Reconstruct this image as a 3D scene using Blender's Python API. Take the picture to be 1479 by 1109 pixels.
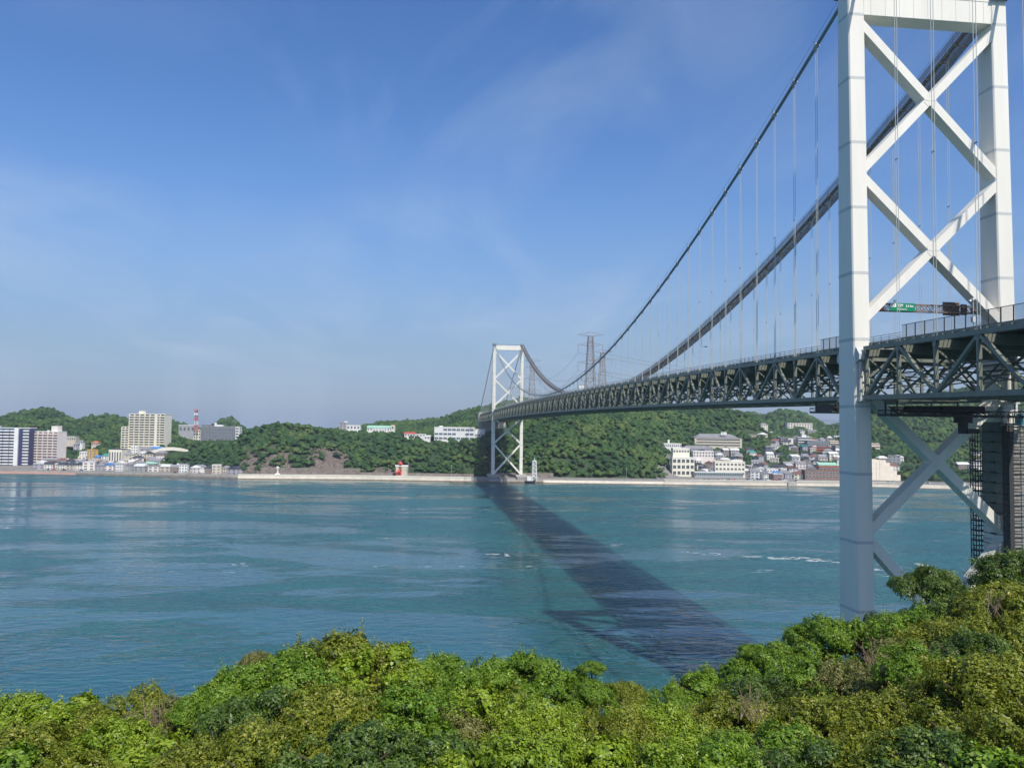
import bpy, math, random
import numpy as np
from mathutils import Vector, Matrix

# ------------------------------------------------------------------ camera, sky, sun, exposure
scene = bpy.context.scene
for _o in list(bpy.data.objects):
    bpy.data.objects.remove(_o)
COL = scene.collection
W, H, FPX = 1479.0, 1109.0, 1200.0
CAM = np.array([-145.665, 95.449, 57.427])
FW = np.array([0.992062, -0.115510, 0.049713])
RT = np.array([-0.116292, -0.993128, 0.013132])
UP = np.array([-0.047854, 0.018809, 0.998677])
cam_data = bpy.data.cameras.new('camera')
cam = bpy.data.objects.new('camera', cam_data)
COL.objects.link(cam)
cam_data.sensor_width = 36.0
cam_data.lens = FPX / W * 36.0
cam_data.clip_start = 0.5
cam_data.clip_end = 20000
cam.matrix_world = Matrix(((RT[0], UP[0], -FW[0], CAM[0]), (RT[1], UP[1], -FW[1], CAM[1]),
                           (RT[2], UP[2], -FW[2], CAM[2]), (0, 0, 0, 1)))
scene.camera = cam

TO_SUN = Vector((-0.79, -0.275, 1.0)).normalized()
SUN_EL = math.asin(TO_SUN.z)
SUN_AZ = math.atan2(TO_SUN.x, TO_SUN.y)          # clockwise from +Y

world = bpy.data.worlds.new('World')
scene.world = world
world.use_nodes = True
nt = world.node_tree
nt.nodes.clear()
wo = nt.nodes.new('ShaderNodeOutputWorld')
bg = nt.nodes.new('ShaderNodeBackground')
bg.inputs['Strength'].default_value = 0.15
sky = nt.nodes.new('ShaderNodeTexSky')
sky.sky_type = 'NISHITA'
sky.sun_disc = False
sky.sun_elevation = SUN_EL
sky.sun_rotation = SUN_AZ
sky.altitude = 50
sky.air_density = 1.0
sky.dust_density = 1.1
sky.ozone_density = 4.0
# thin high cirrus: a real sky feature, laid over the whole dome by direction
tc = nt.nodes.new('ShaderNodeTexCoord')
sep = nt.nodes.new('ShaderNodeSeparateXYZ')
nt.links.new(tc.outputs['Generated'], sep.inputs[0])
mz = nt.nodes.new('ShaderNodeMath'); mz.operation = 'MAXIMUM'; mz.inputs[1].default_value = 0.06
nt.links.new(sep.outputs['Z'], mz.inputs[0])
addz = nt.nodes.new('ShaderNodeMath'); addz.operation = 'ADD'; addz.inputs[1].default_value = 0.10
nt.links.new(mz.outputs[0], addz.inputs[0])
dvx = nt.nodes.new('ShaderNodeMath'); dvx.operation = 'DIVIDE'
dvy = nt.nodes.new('ShaderNodeMath'); dvy.operation = 'DIVIDE'
nt.links.new(sep.outputs['X'], dvx.inputs[0]); nt.links.new(addz.outputs[0], dvx.inputs[1])
nt.links.new(sep.outputs['Y'], dvy.inputs[0]); nt.links.new(addz.outputs[0], dvy.inputs[1])
cmb = nt.nodes.new('ShaderNodeCombineXYZ')
nt.links.new(dvx.outputs[0], cmb.inputs[0]); nt.links.new(dvy.outputs[0], cmb.inputs[1])
mp = nt.nodes.new('ShaderNodeMapping')
mp.inputs['Rotation'].default_value = (0, 0, math.radians(35))
mp.inputs['Scale'].default_value = (0.55, 1.5, 1)
mp.inputs['Location'].default_value = (3.1, 1.7, 0)
nt.links.new(cmb.outputs[0], mp.inputs[0])
n1 = nt.nodes.new('ShaderNodeTexNoise'); n1.inputs['Scale'].default_value = 1.1
n1.inputs['Detail'].default_value = 7; n1.inputs['Roughness'].default_value = 0.55
n1.inputs['Distortion'].default_value = 0.9
nt.links.new(mp.outputs[0], n1.inputs['Vector'])
mp2 = nt.nodes.new('ShaderNodeMapping')
mp2.inputs['Location'].default_value = (7.7, 4.2, 0)
nt.links.new(cmb.outputs[0], mp2.inputs[0])
n2 = nt.nodes.new('ShaderNodeTexNoise'); n2.inputs['Scale'].default_value = 0.45; n2.inputs['Detail'].default_value = 3
nt.links.new(mp2.outputs[0], n2.inputs['Vector'])
r1 = nt.nodes.new('ShaderNodeMapRange'); r1.inputs[1].default_value = 0.40; r1.inputs[2].default_value = 0.82
nt.links.new(n1.outputs['Fac'], r1.inputs[0])
r2 = nt.nodes.new('ShaderNodeMapRange'); r2.inputs[1].default_value = 0.38; r2.inputs[2].default_value = 0.66
nt.links.new(n2.outputs['Fac'], r2.inputs[0])
cm = nt.nodes.new('ShaderNodeMath'); cm.operation = 'MULTIPLY'
nt.links.new(r1.outputs[0], cm.inputs[0]); nt.links.new(r2.outputs[0], cm.inputs[1])
cs = nt.nodes.new('ShaderNodeMath'); cs.operation = 'MULTIPLY'; cs.inputs[1].default_value = 0.62
nt.links.new(cm.outputs[0], cs.inputs[0])
mixc = nt.nodes.new('ShaderNodeMix'); mixc.data_type = 'RGBA'
mixc.inputs[7].default_value = (3.7, 4.4, 5.5, 1)
nt.links.new(cs.outputs[0], mixc.inputs[0])
# low haze band, the same all round the horizon
hzf = nt.nodes.new('ShaderNodeMapRange'); hzf.interpolation_type = 'SMOOTHERSTEP'
hzf.inputs[1].default_value = -0.02; hzf.inputs[2].default_value = 0.36; hzf.inputs[3].default_value = 0.74; hzf.inputs[4].default_value = 0.0
nt.links.new(sep.outputs['Z'], hzf.inputs[0])
hzm = nt.nodes.new('ShaderNodeMix'); hzm.data_type = 'RGBA'
hzm.inputs[7].default_value = (1.55, 2.25, 3.55, 1)
tnt = nt.nodes.new('ShaderNodeHueSaturation')
tnt.inputs['Saturation'].default_value = 1.22; tnt.inputs['Hue'].default_value = 0.508
nt.links.new(sky.outputs[0], tnt.inputs['Color'])
nt.links.new(hzf.outputs[0], hzm.inputs[0]); nt.links.new(tnt.outputs[0], hzm.inputs[6])
nt.links.new(hzm.outputs[2], mixc.inputs[6])
nt.links.new(mixc.outputs[2], bg.inputs['Color'])
nt.links.new(bg.outputs[0], wo.inputs['Surface'])

sun_d = bpy.data.lights.new('sun', 'SUN')
sun_d.energy = 4.7
sun_d.angle = math.radians(0.53)
sun_d.color = (1.0, 0.94, 0.84)
sun = bpy.data.objects.new('sun', sun_d)
COL.objects.link(sun)
sun.location = (-200, -200, 400)
sun.rotation_euler = TO_SUN.to_track_quat('Z', 'Y').to_euler()

scene.view_settings.view_transform = 'Standard'
scene.view_settings.look = 'None'
scene.view_settings.gamma = 1.0
scene.view_settings.use_curve_mapping = False
scene.view_settings.exposure = 0.0
scene.cycles.max_bounces = 6
scene.cycles.diffuse_bounces = 3
scene.cycles.glossy_bounces = 2
scene.cycles.transmission_bounces = 2
scene.cycles.transparent_max_bounces = 10
scene.cycles.volume_bounces = 0
scene.cycles.caustics_reflective = False
scene.cycles.caustics_refractive = False
HAZE = 0.00009

# ------------------------------------------------------------------ helpers
rng = np.random.default_rng(7)
random.seed(11)
FH = FW[:2] / np.hypot(*FW[:2])                    # level heading and right of the viewpoint, used to survey the far shore
RH = np.array([FH[1], -FH[0]])

def ray(u, v):
    return FW + (u - W / 2) / FPX * RT + (H / 2 - v) / FPX * UP
def pix(u, v, d):
    r = ray(u, v)
    return CAM + r * (d / (r[0] * FH[0] + r[1] * FH[1]))
def hz(u, z, d):
    """point at height z on bearing u, level distance d"""
    r = ray(u, 614.0)
    p = CAM + r * (d / (r[0] * FH[0] + r[1] * FH[1]))
    return np.array([p[0], p[1], z])

class MB:
    """collects boxes, bars, tubes and sheets into one mesh"""
    def __init__(s): s.v = []; s.f = []
    def add(s, vs, fs):
        b = len(s.v)
        s.v.extend([tuple(float(c) for c in p) for p in vs])
        s.f.extend([tuple(i + b for i in f) for f in fs])
    def box(s, x0, y0, z0, x1, y1, z1):
        s.add([(x0, y0, z0), (x1, y0, z0), (x1, y1, z0), (x0, y1, z0), (x0, y0, z1), (x1, y0, z1), (x1, y1, z1), (x0, y1, z1)],
              [(0, 3, 2, 1), (4, 5, 6, 7), (0, 1, 5, 4), (1, 2, 6, 5), (2, 3, 7, 6), (3, 0, 4, 7)])
    def bar(s, p0, p1, w, h, up=(0, 0, 1)):
        """square bar; w across, h along up"""
        a = np.array(p0, float); b = np.array(p1, float); t = b - a; t = t / np.linalg.norm(t)
        up = np.array(up, float)
        r = np.cross(t, up)
        if np.linalg.norm(r) < 1e-4: r = np.cross(t, np.array([1., 0, 0]))
        r /= np.linalg.norm(r); q = np.cross(r, t)
        o = [(-1, -1), (1, -1), (1, 1), (-1, 1)]
        s.add([a + r * w / 2 * i + q * h / 2 * j for i, j in o] + [b + r * w / 2 * i + q * h / 2 * j for i, j in o],
              [(0, 3, 2, 1), (4, 5, 6, 7), (0, 1, 5, 4), (1, 2, 6, 5), (2, 3, 7, 6), (3, 0, 4, 7)])
    def tube(s, pts, r, n=6, cap=True):
        pts = [np.array(p, float) for p in pts]
        m = len(pts); vs = []
        rr = r if hasattr(r, '__len__') else [r] * m
        for i, p in enumerate(pts):
            t = pts[min(i + 1, m - 1)] - pts[max(i - 1, 0)]; t = t / (np.linalg.norm(t) + 1e-12)
            a = np.cross(t, (0, 0, 1.0))
            if np.linalg.norm(a) < 1e-3: a = np.cross(t, (1.0, 0, 0))
            a /= np.linalg.norm(a); b = np.cross(a, t)
            for k in range(n):
                w = 2 * math.pi * k / n
                vs.append(p + rr[i] * (math.cos(w) * a + math.sin(w) * b))
        fs = [(i * n + k, i * n + (k + 1) % n, (i + 1) * n + (k + 1) % n, (i + 1) * n + k) for i in range(m - 1) for k in range(n)]
        if cap: fs += [tuple(range(n))[::-1], tuple((m - 1) * n + k for k in range(n))]
        s.add(vs, fs)
    def prism(s, poly, z0, z1):
        n = len(poly)
        s.add([(x, y, z0) for x, y in poly] + [(x, y, z1) for x, y in poly],
              [tuple(range(n))[::-1], tuple(range(n, 2 * n))] + [(i, (i + 1) % n, n + (i + 1) % n, n + i) for i in range(n)])
    def mesh(s, name):
        me = bpy.data.meshes.new(name)
        me.from_pydata(s.v, [], s.f)
        me.update()
        return me

def link(name, me, mat=None, parent=None, loc=None, smooth=False):
    if isinstance(me, MB): me = me.mesh(name)
    if mat is not None and len(me.materials) == 0: me.materials.append(mat)
    o = bpy.data.objects.new(name, me)
    COL.objects.link(o)
    if parent is not None: o.parent = parent
    if loc is not None: o.location = loc
    if smooth:
        me.polygons.foreach_set('use_smooth', [True] * len(me.polygons))
    return o
def empty(name, loc=(0, 0, 0), rz=0.0, parent=None):
    o = bpy.data.objects.new(name, None)
    COL.objects.link(o)
    o.location = tuple(float(c) for c in loc); o.rotation_euler = (0, 0, rz)
    o.empty_display_size = 1
    if parent is not None: o.parent = parent
    return o
LABELS = {}
def tag(o, label, cat=None, group=None, kind=None):
    if label: o['label'] = label
    if cat: o['category'] = cat
    if group: o['group'] = group
    if kind: o['kind'] = kind
    return o
def big_mesh(name, V, F, mat, attr=None, smooth=False):
    """numpy verts (n,3), faces (m,k) -> mesh; attr: {name: per-vertex float array}"""
    me = bpy.data.meshes.new(name)
    k = F.shape[1]
    me.vertices.add(len(V)); me.vertices.foreach_set('co', V.astype(np.float32).ravel())
    me.loops.add(F.size); me.loops.foreach_set('vertex_index', F.astype(np.int32).ravel())
    me.polygons.add(len(F)); me.polygons.foreach_set('loop_start', np.arange(0, F.size, k, dtype=np.int32))
    if smooth: me.polygons.foreach_set('use_smooth', np.ones(len(F), bool))
    for n, a in (attr or {}).items():
        at = me.attributes.new(n, 'FLOAT', 'POINT'); at.data.foreach_set('value', a.astype(np.float32))
    me.materials.append(mat)
    me.update(calc_edges=True)
    return me

# ------------------------------------------------------------------ materials
def new_mat(name):
    m = bpy.data.materials.new(name); m.use_nodes = True
    n = m.node_tree
    return m, n, n.nodes['Principled BSDF']
def N(n, typ, **kw):
    x = n.nodes.new(typ)
    for k, v in kw.items():
        if k.startswith('_'): x.inputs[k[1:]].default_value = v
        else: setattr(x, k, v)
    return x
def paint(name, col, rough=0.5, metal=0.0, var=0.12, scale=0.4, spec=0.4, streak=False, bump=0.0, bscale=3.0):
    """painted / stained surface with a soft mottling of its own colour"""
    m, n, b = new_mat(name)
    L = n.links.new
    t = N(n, 'ShaderNodeTexCoord')
    mpn = N(n, 'ShaderNodeMapping'); L(t.outputs['Object'], mpn.inputs[0])
    if streak: mpn.inputs['Scale'].default_value = (1, 1, 0.12)
    no = N(n, 'ShaderNodeTexNoise', _Scale=scale, _Detail=5.0, _Roughness=0.6); L(mpn.outputs[0], no.inputs['Vector'])
    mx = N(n, 'ShaderNodeMix', data_type='RGBA')
    mx.inputs[6].default_value = tuple(c * (1 - var) for c in col) + (1,)
    mx.inputs[7].default_value = tuple(min(1, c * (1 + var)) for c in col) + (1,)
    mr = N(n, 'ShaderNodeMapRange'); mr.inputs[1].default_value = 0.3; mr.inputs[2].default_value = 0.7
    L(no.outputs['Fac'], mr.inputs[0]); L(mr.outputs[0], mx.inputs[0]); L(mx.outputs[2], b.inputs['Base Color'])
    b.inputs['Roughness'].default_value = rough
    b.inputs['Metallic'].default_value = metal
    b.inputs['Specular IOR Level'].default_value = spec
    if bump:
        n2 = N(n, 'ShaderNodeTexNoise', _Scale=bscale, _Detail=4.0); L(t.outputs['Object'], n2.inputs['Vector'])
        bp = N(n, 'ShaderNodeBump', _Strength=bump); bp.inputs['Distance'].default_value = 0.3
        L(n2.outputs['Fac'], bp.inputs['Height']); L(bp.outputs[0], b.inputs['Normal'])
    return m

MAT = {}
MAT['white'] = paint('white_tower_paint', (0.77, 0.745, 0.66), 0.45, var=0.06, scale=0.25, streak=True)
MAT['white_band'] = paint('bolted_joint_paint', (0.52, 0.54, 0.52), 0.6, var=0.12, scale=3)
MAT['truss'] = paint('grey_green_truss_paint', (0.185, 0.20, 0.16), 0.42, var=0.18, scale=0.6)
MAT['truss_dark'] = paint('dark_deck_steel', (0.04, 0.048, 0.045), 0.6, var=0.2, scale=0.8)  # near-black steel for stringers, walkways and gantries, darker than the truss paint
MAT['cable'] = paint('cable_wrap', (0.20, 0.25, 0.26), 0.35, var=0.08)
MAT['rope'] = paint('hanger_rope', (0.46, 0.48, 0.45), 0.5, var=0.1)
MAT['asphalt'] = paint('asphalt', (0.05, 0.05, 0.052), 0.9, var=0.15, scale=1.5)
MAT['concrete'] = paint('concrete', (0.40, 0.385, 0.35), 0.9, var=0.14, scale=0.35, bump=0.15)
MAT['cream_concrete'] = paint('pale_sea_wall_concrete', (0.60, 0.555, 0.46), 0.9, var=0.16, scale=0.12, bump=0.2)
MAT['wet_concrete'] = paint('tide_stained_concrete', (0.22, 0.17, 0.12), 0.8, var=0.3, scale=0.3)
MAT['pink_quay'] = paint('red_brown_quay_paving', (0.50, 0.30, 0.24), 0.85, var=0.15, scale=0.2)
MAT['stone'] = paint('weathered_stone', (0.20, 0.17, 0.145), 0.9, var=0.35, scale=0.35, bump=0.6, bscale=1.0)
MAT['dark_steel'] = paint('dark_steel', (0.035, 0.04, 0.045), 0.5, var=0.2)
MAT['galv'] = paint('galvanised_steel', (0.42, 0.43, 0.42), 0.5, var=0.15, metal=0.2)
MAT['rust'] = paint('rusty_catwalk_steel', (0.24, 0.175, 0.14), 0.8, var=0.35, scale=1.2)
MAT['pylon'] = paint('red_grey_pylon_paint', (0.27, 0.22, 0.21), 0.7, var=0.2)
MAT['sheeting'] = paint('grey_green_netting_shade', (0.17, 0.19, 0.17), 0.8, var=0.2, scale=0.8)
MAT['foam'] = paint('sea_foam', (0.62, 0.68, 0.68), 0.9, var=0.1)
MAT['wood'] = paint('grey_brown_scaffold_boards', (0.25, 0.235, 0.215), 0.85, var=0.3, scale=1.6)
MAT['teal'] = paint('teal_sheet', (0.05, 0.20, 0.24), 0.6, var=0.2)
MAT['orange_wood'] = paint('rust_orange_steel', (0.42, 0.20, 0.10), 0.7, var=0.2, scale=2)
MAT['glass'] = paint('dark_window_glass', (0.045, 0.06, 0.075), 0.15, var=0.3, spec=0.6, scale=0.15)
MAT['glass_blue'] = paint('blue_window_glass', (0.08, 0.13, 0.20), 0.15, var=0.3, spec=0.6, scale=0.15)
MAT['w_white'] = paint('white_render', (0.76, 0.76, 0.73), 0.8, var=0.07, scale=0.2)
MAT['w_cream'] = paint('cream_render', (0.78, 0.74, 0.61), 0.8, var=0.05, scale=0.2)
MAT['w_pinkish'] = paint('pinkish_tile', (0.75, 0.69, 0.64), 0.75, var=0.07, scale=0.2)
MAT['w_navy'] = paint('navy_tile', (0.035, 0.05, 0.13), 0.5, var=0.15, scale=0.2)
MAT['w_grey'] = paint('grey_render', (0.36, 0.37, 0.38), 0.8, var=0.12, scale=0.2)
MAT['w_darkgrey'] = paint('dark_grey_cladding', (0.15, 0.165, 0.185), 0.6, var=0.2, scale=0.25)
MAT['w_brown'] = paint('brown_render', (0.24, 0.16, 0.13), 0.8, var=0.15, scale=0.2)
MAT['w_beige'] = paint('beige_render', (0.58, 0.52, 0.42), 0.8, var=0.1, scale=0.2)
MAT['w_yellow'] = paint('yellow_orange_render', (0.68, 0.42, 0.12), 0.8, var=0.08, scale=0.2)
MAT['w_terracotta'] = paint('terracotta_tile', (0.42, 0.16, 0.11), 0.8, var=0.12, scale=0.2)
MAT['w_lilac'] = paint('lilac_grey_tile', (0.40, 0.38, 0.43), 0.8, var=0.1, scale=0.2)
MAT['r_dark'] = paint('dark_roof_tile', (0.055, 0.06, 0.075), 0.45, var=0.25, scale=0.5)
MAT['r_grey'] = paint('grey_roof', (0.24, 0.24, 0.25), 0.7, var=0.2, scale=0.4)
MAT['r_brown'] = paint('red_brown_roof', (0.20, 0.10, 0.085), 0.7, var=0.2, scale=0.4)
MAT['r_green'] = paint('pale_green_roof', (0.30, 0.55, 0.42), 0.6, var=0.1, scale=0.4)
MAT['r_teal'] = paint('teal_roof', (0.04, 0.27, 0.26), 0.6, var=0.1, scale=0.4)
MAT['r_red'] = paint('red_roof', (0.55, 0.09, 0.07), 0.6, var=0.1, scale=0.4)
MAT['r_orange'] = paint('orange_roof', (0.62, 0.17, 0.07), 0.6, var=0.1, scale=0.4)
MAT['r_blue'] = paint('blue_roof', (0.08, 0.22, 0.50), 0.5, var=0.15, scale=0.4)
MAT['r_white'] = paint('white_roof', (0.62, 0.62, 0.60), 0.7, var=0.1, scale=0.4)
MAT['mast_red'] = paint('faded_red_mast_paint', (0.60, 0.16, 0.15), 0.6, var=0.1)
MAT['red'] = paint('red_paint', (0.65, 0.06, 0.05), 0.45, var=0.08)
MAT['cyan'] = paint('bright_blue_sheet', (0.02, 0.30, 0.75), 0.5, var=0.08)
MAT['sign_green'] = paint('motorway_sign_green', (0.0, 0.22, 0.10), 0.4, var=0.03)
MAT['sign_white'] = paint('sign_lettering_white', (0.8, 0.82, 0.8), 0.4, var=0.02)
MAT['black'] = paint('black_paint', (0.012, 0.014, 0.016), 0.5, var=0.2)
MAT['bark'] = paint('bark', (0.10, 0.075, 0.055), 0.9, var=0.3, scale=3, bump=0.5, bscale=12)
MAT['twig'] = paint('dry_grey_twigs', (0.25, 0.19, 0.13), 0.9, var=0.3, scale=2)
# ------------------------------------------------------------------ suspension bridge
SPAN, HS, PANEL, X0, NP = 712.0, 14.5, 704.0 / 70, 4.0, 70
def zbot(x):                                   # centre of the lower chord
    if 0 <= x <= SPAN:
        t = x / SPAN; return 63.35 + 2.4 * 4 * t * (1 - t)
    return 63.35 + 0.013 * x if x < 0 else 63.35 - 0.013 * (x - SPAN)
def ztop(x): return zbot(x) + 8.9
ZS, ZL = 141.3, 76.6
def zcab(x):
    if 0 <= x <= SPAN: return ZL + 4 * (ZS - ZL) * ((x - SPAN / 2) / SPAN) ** 2
    s = -x if x < 0 else x - SPAN
    return ZS - s * 0.372 - 4.4 * (s / 178) * (1 - s / 178)
bridge = empty('suspension_bridge', (0, 0, 0))
tag(bridge, 'long white-towered suspension bridge with a grey green truss deck crossing the whole strait', 'bridge')

def legx(z): return -(1.65 + 0.0175 * (140 - z)), 2.3 + 0.006 * (140 - z)
ZTOP = 140.4
def make_tower(x0, base, label):
    s = 1 if x0 < 1 else -1                    # wide face to the near side either way
    T = empty('tower', (x0, 0, 0), 0, bridge); T['label'] = label
    nodes = [134.6, 105.0, 77.3]; low = [65.0, 38.4, 7.2]
    for y in (HS, -HS):
        m = MB()
        n = 14
        vs = []
        zz = np.linspace(base, ZTOP, n)
        for z in zz:
            a, b = legx(z)
            w = 1.61 if z < 131 else 1.61 - 0.0 * (z - 131)
            c = 0.22
            vs += [(a, y - w + c, z), (a, y + w - c, z), (a + c, y + w, z), (b - c, y + w, z), (b, y + w - c, z), (b, y - w + c, z), (b - c, y - w, z), (a + c, y - w, z)]
        fs = [(i * 8 + (k + 1) % 8, i * 8 + k, (i + 1) * 8 + k, (i + 1) * 8 + (k + 1) % 8) for i in range(n - 1) for k in range(8)]
        fs += [tuple(range(8)), tuple((n - 1) * 8 + k for k in range(8))[::-1]]
        m.add(vs, fs)
        link('leg', m, MAT['white'], T)
        # bolted joint bands round the leg
        for i in range(11):
            z = 135.36 - 12.27 * i
            if z < base + 2: continue
            a, b = legx(z); w = 1.61; p = 0.02
            m = MB(); c = .2; q_ = w + p; a_, b_2 = a - p, b + p
            m.prism([(a_, y - q_ + c), (a_ + c, y - q_), (b_2 - c, y - q_), (b_2, y - q_ + c), (b_2, y + q_ - c), (b_2 - c, y + q_), (a_ + c, y + q_), (a_, y + q_ - c)], z - .27, z + .27)
            link('joint_band', m, MAT['white_band'], T)
        # saddle housing, walkway rails on top
        m = MB()
        m.box(-2.0, y - 1.25, ZTOP, 2.6, y + 1.25, ZTOP + 0.5)
        m.add([(-1.6, y - .7, ZTOP + .5), (2.2, y - .7, ZTOP + .5), (2.2, y + .7, ZTOP + .5), (-1.6, y + .7, ZTOP + .5),
               (-.7, y - .55, ZTOP + 2.0), (1.3, y - .55, ZTOP + 2.0), (1.3, y + .55, ZTOP + 2.0), (-.7, y + .55, ZTOP + 2.0)],
              [(0, 3, 2, 1), (4, 5, 6, 7), (0, 1, 5, 4), (1, 2, 6, 5), (2, 3, 7, 6), (3, 0, 4, 7)])
        link('saddle_housing', m, MAT['truss'], T)
        m = MB()
        for px_, py_ in [(-2.4, -1.7), (0.3, -1.7), (3.0, -1.7), (-2.4, 1.7), (0.3, 1.7), (3.0, 1.7)]:
            m.bar((px_, y + py_, ZTOP), (px_, y + py_, ZTOP + 1.9), .09, .09)
        for hh in (1.0, 1.85):
            m.bar((-2.4, y - 1.7, ZTOP + hh), (3.0, y - 1.7, ZTOP + hh), .07, .07); m.bar((-2.4, y + 1.7, ZTOP + hh), (3.0, y + 1.7, ZTOP + hh), .07, .07)
            m.bar((3.0, y - 1.7, ZTOP + hh), (3.0, y + 1.7, ZTOP + hh), .07, .07); m.bar((-2.4, y - 1.7, ZTOP + hh), (-2.4, y + 1.7, ZTOP + hh), .07, .07)
        m.box(-2.6, y - 1.85, ZTOP - .12, 3.2, y + 1.85, ZTOP + .004)
        link('saddle_railing', m, MAT['dark_steel'], T)
        # links that carry the truss ends at this leg
        for sx in (-1, 1):
            m = MB(); a, b = legx(67)
            xe = a - .55 if sx < 0 else b + .55
            xf = a if sx < 0 else b
            for dy in (-.75, .75):
                m.tube([(xe, y + dy, 63.2), (xe, y + dy, 69.8)], .3, 10)
            m.box(min(xe - .5, xf), y - 1.2, 62.6, max(xe + .5, xf), y + 1.2, 63.2)
            m.add([(xf, y - 1.3, 69.6), (xf, y + 1.3, 69.6), (xe + sx * .6, y + 1.3, 70.2), (xe + sx * .6, y - 1.3, 70.2),
                   (xf, y - 1.3, 72.6), (xf, y + 1.3, 72.6), (xe + sx * .6, y + 1.3, 71.2), (xe + sx * .6, y - 1.3, 71.2)],
                  [(0, 1, 2, 3), (7, 6, 5, 4), (0, 4, 5, 1), (1, 5, 6, 2), (2, 6, 7, 3), (3, 7, 4, 0)])
            link('truss_link', m, MAT['white_band'], T)
    # portal beam on top with stiffener ribs
    m = MB()
    a, b = legx(138)
    m.box(a + .12, -HS + 1.6, 135.45, 2.35, HS - 1.6, 140.3)
    for k in range(9):
        yy = -HS + 1.6 + (2 * HS - 3.2) * (k + .5) / 9
        m.box(a + .06, yy - .05, 135.5, a + .13, yy + .05, 140.25)
    m.box(a + .04, -HS + 1.6, 139.7, a + .12, HS - 1.6, 139.85)
    link('portal_beam', m, MAT['white'], T)
    m = MB()
    for k in range(12):
        yy = -HS + 2 + (2 * HS - 4) * k / 11
        m.bar((-1.3, yy, 140.3), (-1.3, yy, 141.4), .07, .07); m.bar((2.0, yy, 140.3), (2.0, yy, 141.4), .07, .07)
    for xx in (-1.3, 2.0):
        m.bar((xx, -HS + 2, 141.4), (xx, HS - 2, 141.4), .07, .07); m.bar((xx, -HS + 2, 140.9), (xx, HS - 2, 140.9), .05, .05)
    link('beam_railing', m, MAT['dark_steel'], T)
    # diagonal braces, four arms to each cross, and the octagonal gusset in its middle
    for zu, zl in ((134.6, 105.0), (105.0, 77.3), (65.0, 38.4), (38.4, 7.2)):
        zm = (zu + zl) / 2
        h = 1.56 if zm > 70 else 1.70
        for sy in (-1, 1):
            for ze in (zu, zl):
                y1, z1 = sy * (HS - 1.5), zm + (ze - zm) * (HS - 1.5) / HS
                k = .75 / HS
                y0, z0 = sy * .75, zm + (ze - zm) * k
                m = MB()
                fa, _ = legx(z1); fb, _ = legx(z0)
                fa += .14; fb += .14
                dpt = 2.5
                t = np.array([0, y1 - y0, z1 - z0]); t /= np.linalg.norm(t); q = np.array([0, -t[2], t[1]])
                P0 = np.array([0, y0, z0]); P1 = np.array([0, y1, z1]) + t * 1.0
                P1[1] = max(-HS + 1.0, min(HS - 1.0, P1[1]))
                vs = []
                for P, f in ((P0, fb), (P1, fa)):
                    for dx, dq in ((0, -1), (dpt, -1), (dpt, 1), (0, 1)):
                        v = P + q * dq * h / 2; v[0] = f + dx; vs.append(v)
                fs = [(0, 3, 2, 1), (4, 5, 6, 7), (0, 1, 5, 4), (1, 2, 6, 5), (2, 3, 7, 6), (3, 0, 4, 7)]
                if sy < 0: fs = [f[::-1] for f in fs]
                if ze < zm: fs = [f[::-1] for f in fs]
                m.add(vs, fs)
                link('brace', m, MAT['white'], T)
        m = MB(); f, _ = legx(zm)
        r = 1.5 if zm < 70 else 1.36
        poly = []
        for k in range(8):
            an = math.pi / 8 + k * math.pi / 4
            poly.append((math.cos(an) * r, math.sin(an) * r))
        nn = 8
        m.add([(f + .08, p, zm + q_) for p, q_ in poly] + [(f + 2.7, p, zm + q_) for p, q_ in poly],
              [tuple(range(nn))[::-1], tuple(range(nn, 2 * nn))] + [(i, (i + 1) % nn, nn + (i + 1) % nn, nn + i) for i in range(nn)])
        m.box(f + .04, -.2, zm - r * .9, f + .085, .2, zm + r * .9)
        m.box(f + .035, -r * .9, zm - .2, f + .08, r * .9, zm + .2)
        link('gusset', m, MAT['white'], T)
        # hand line posts along the upper side of the falling arm
    return T
near_tower = make_tower(0.0, 3.0, 'near tower, white steel with cross bracing, tall on the right of the photo')
far_tower = make_tower(SPAN, 7.0, 'far tower, small and white on the opposite shore')

# tower feet
for x0, lab in ((0.0, 'near'), (SPAN, 'far')):
    for y in (HS, -HS):
        m = MB()
        m.box(x0 - 6.5, y - 5.0, -2.0, x0 + 6.0, y + 5.0, 5.2)
        m.box(x0 - 7.2, y - 5.8, 5.2, x0 + 6.7, y + 5.8, 6.9)
        o = link('pedestal', m, MAT['concrete'], bridge)

# ---- stiffening truss: chords, verticals, diagonals each a piece
truss = empty('stiffening_truss', (0, 0, 0), 0, bridge)
def chord(xa, xb, y, zf, w, h, name):
    m = MB(); n = max(2, int(abs(xb - xa) / 20))
    xs = np.linspace(xa, xb, n + 1)
    for i in range(n):
        m.bar((xs[i], y, zf(xs[i])), (xs[i + 1], y, zf(xs[i + 1])), w, h)
    return link(name, m, MAT['truss'], truss)
SPANS = [(X0, X0 + PANEL * NP, NP)]
NSIDE = 17
SPANS.append((-4.3 - PANEL * NSIDE, -4.3, NSIDE))
SPANS.append((SPAN + 4.0, SPAN + 4.0 + PANEL * NSIDE, NSIDE))
mv = MB(); mv.box(-.24, -.3, .35, .24, .3, 8.55)
mv.box(-.52, -.32, .2, .52, .32, 1.15); mv.box(-.42, -.32, 7.7, .42, .32, 8.6)
mesh_v = mv.mesh('vertical'); mesh_v.materials.append(MAT['truss'])
md = MB(); md.bar((.1, 0, .3), (PANEL - .1, 0, 8.6), .56, .5); mesh_d = md.mesh('diagonal'); mesh_d.materials.append(MAT['truss'])
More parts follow.
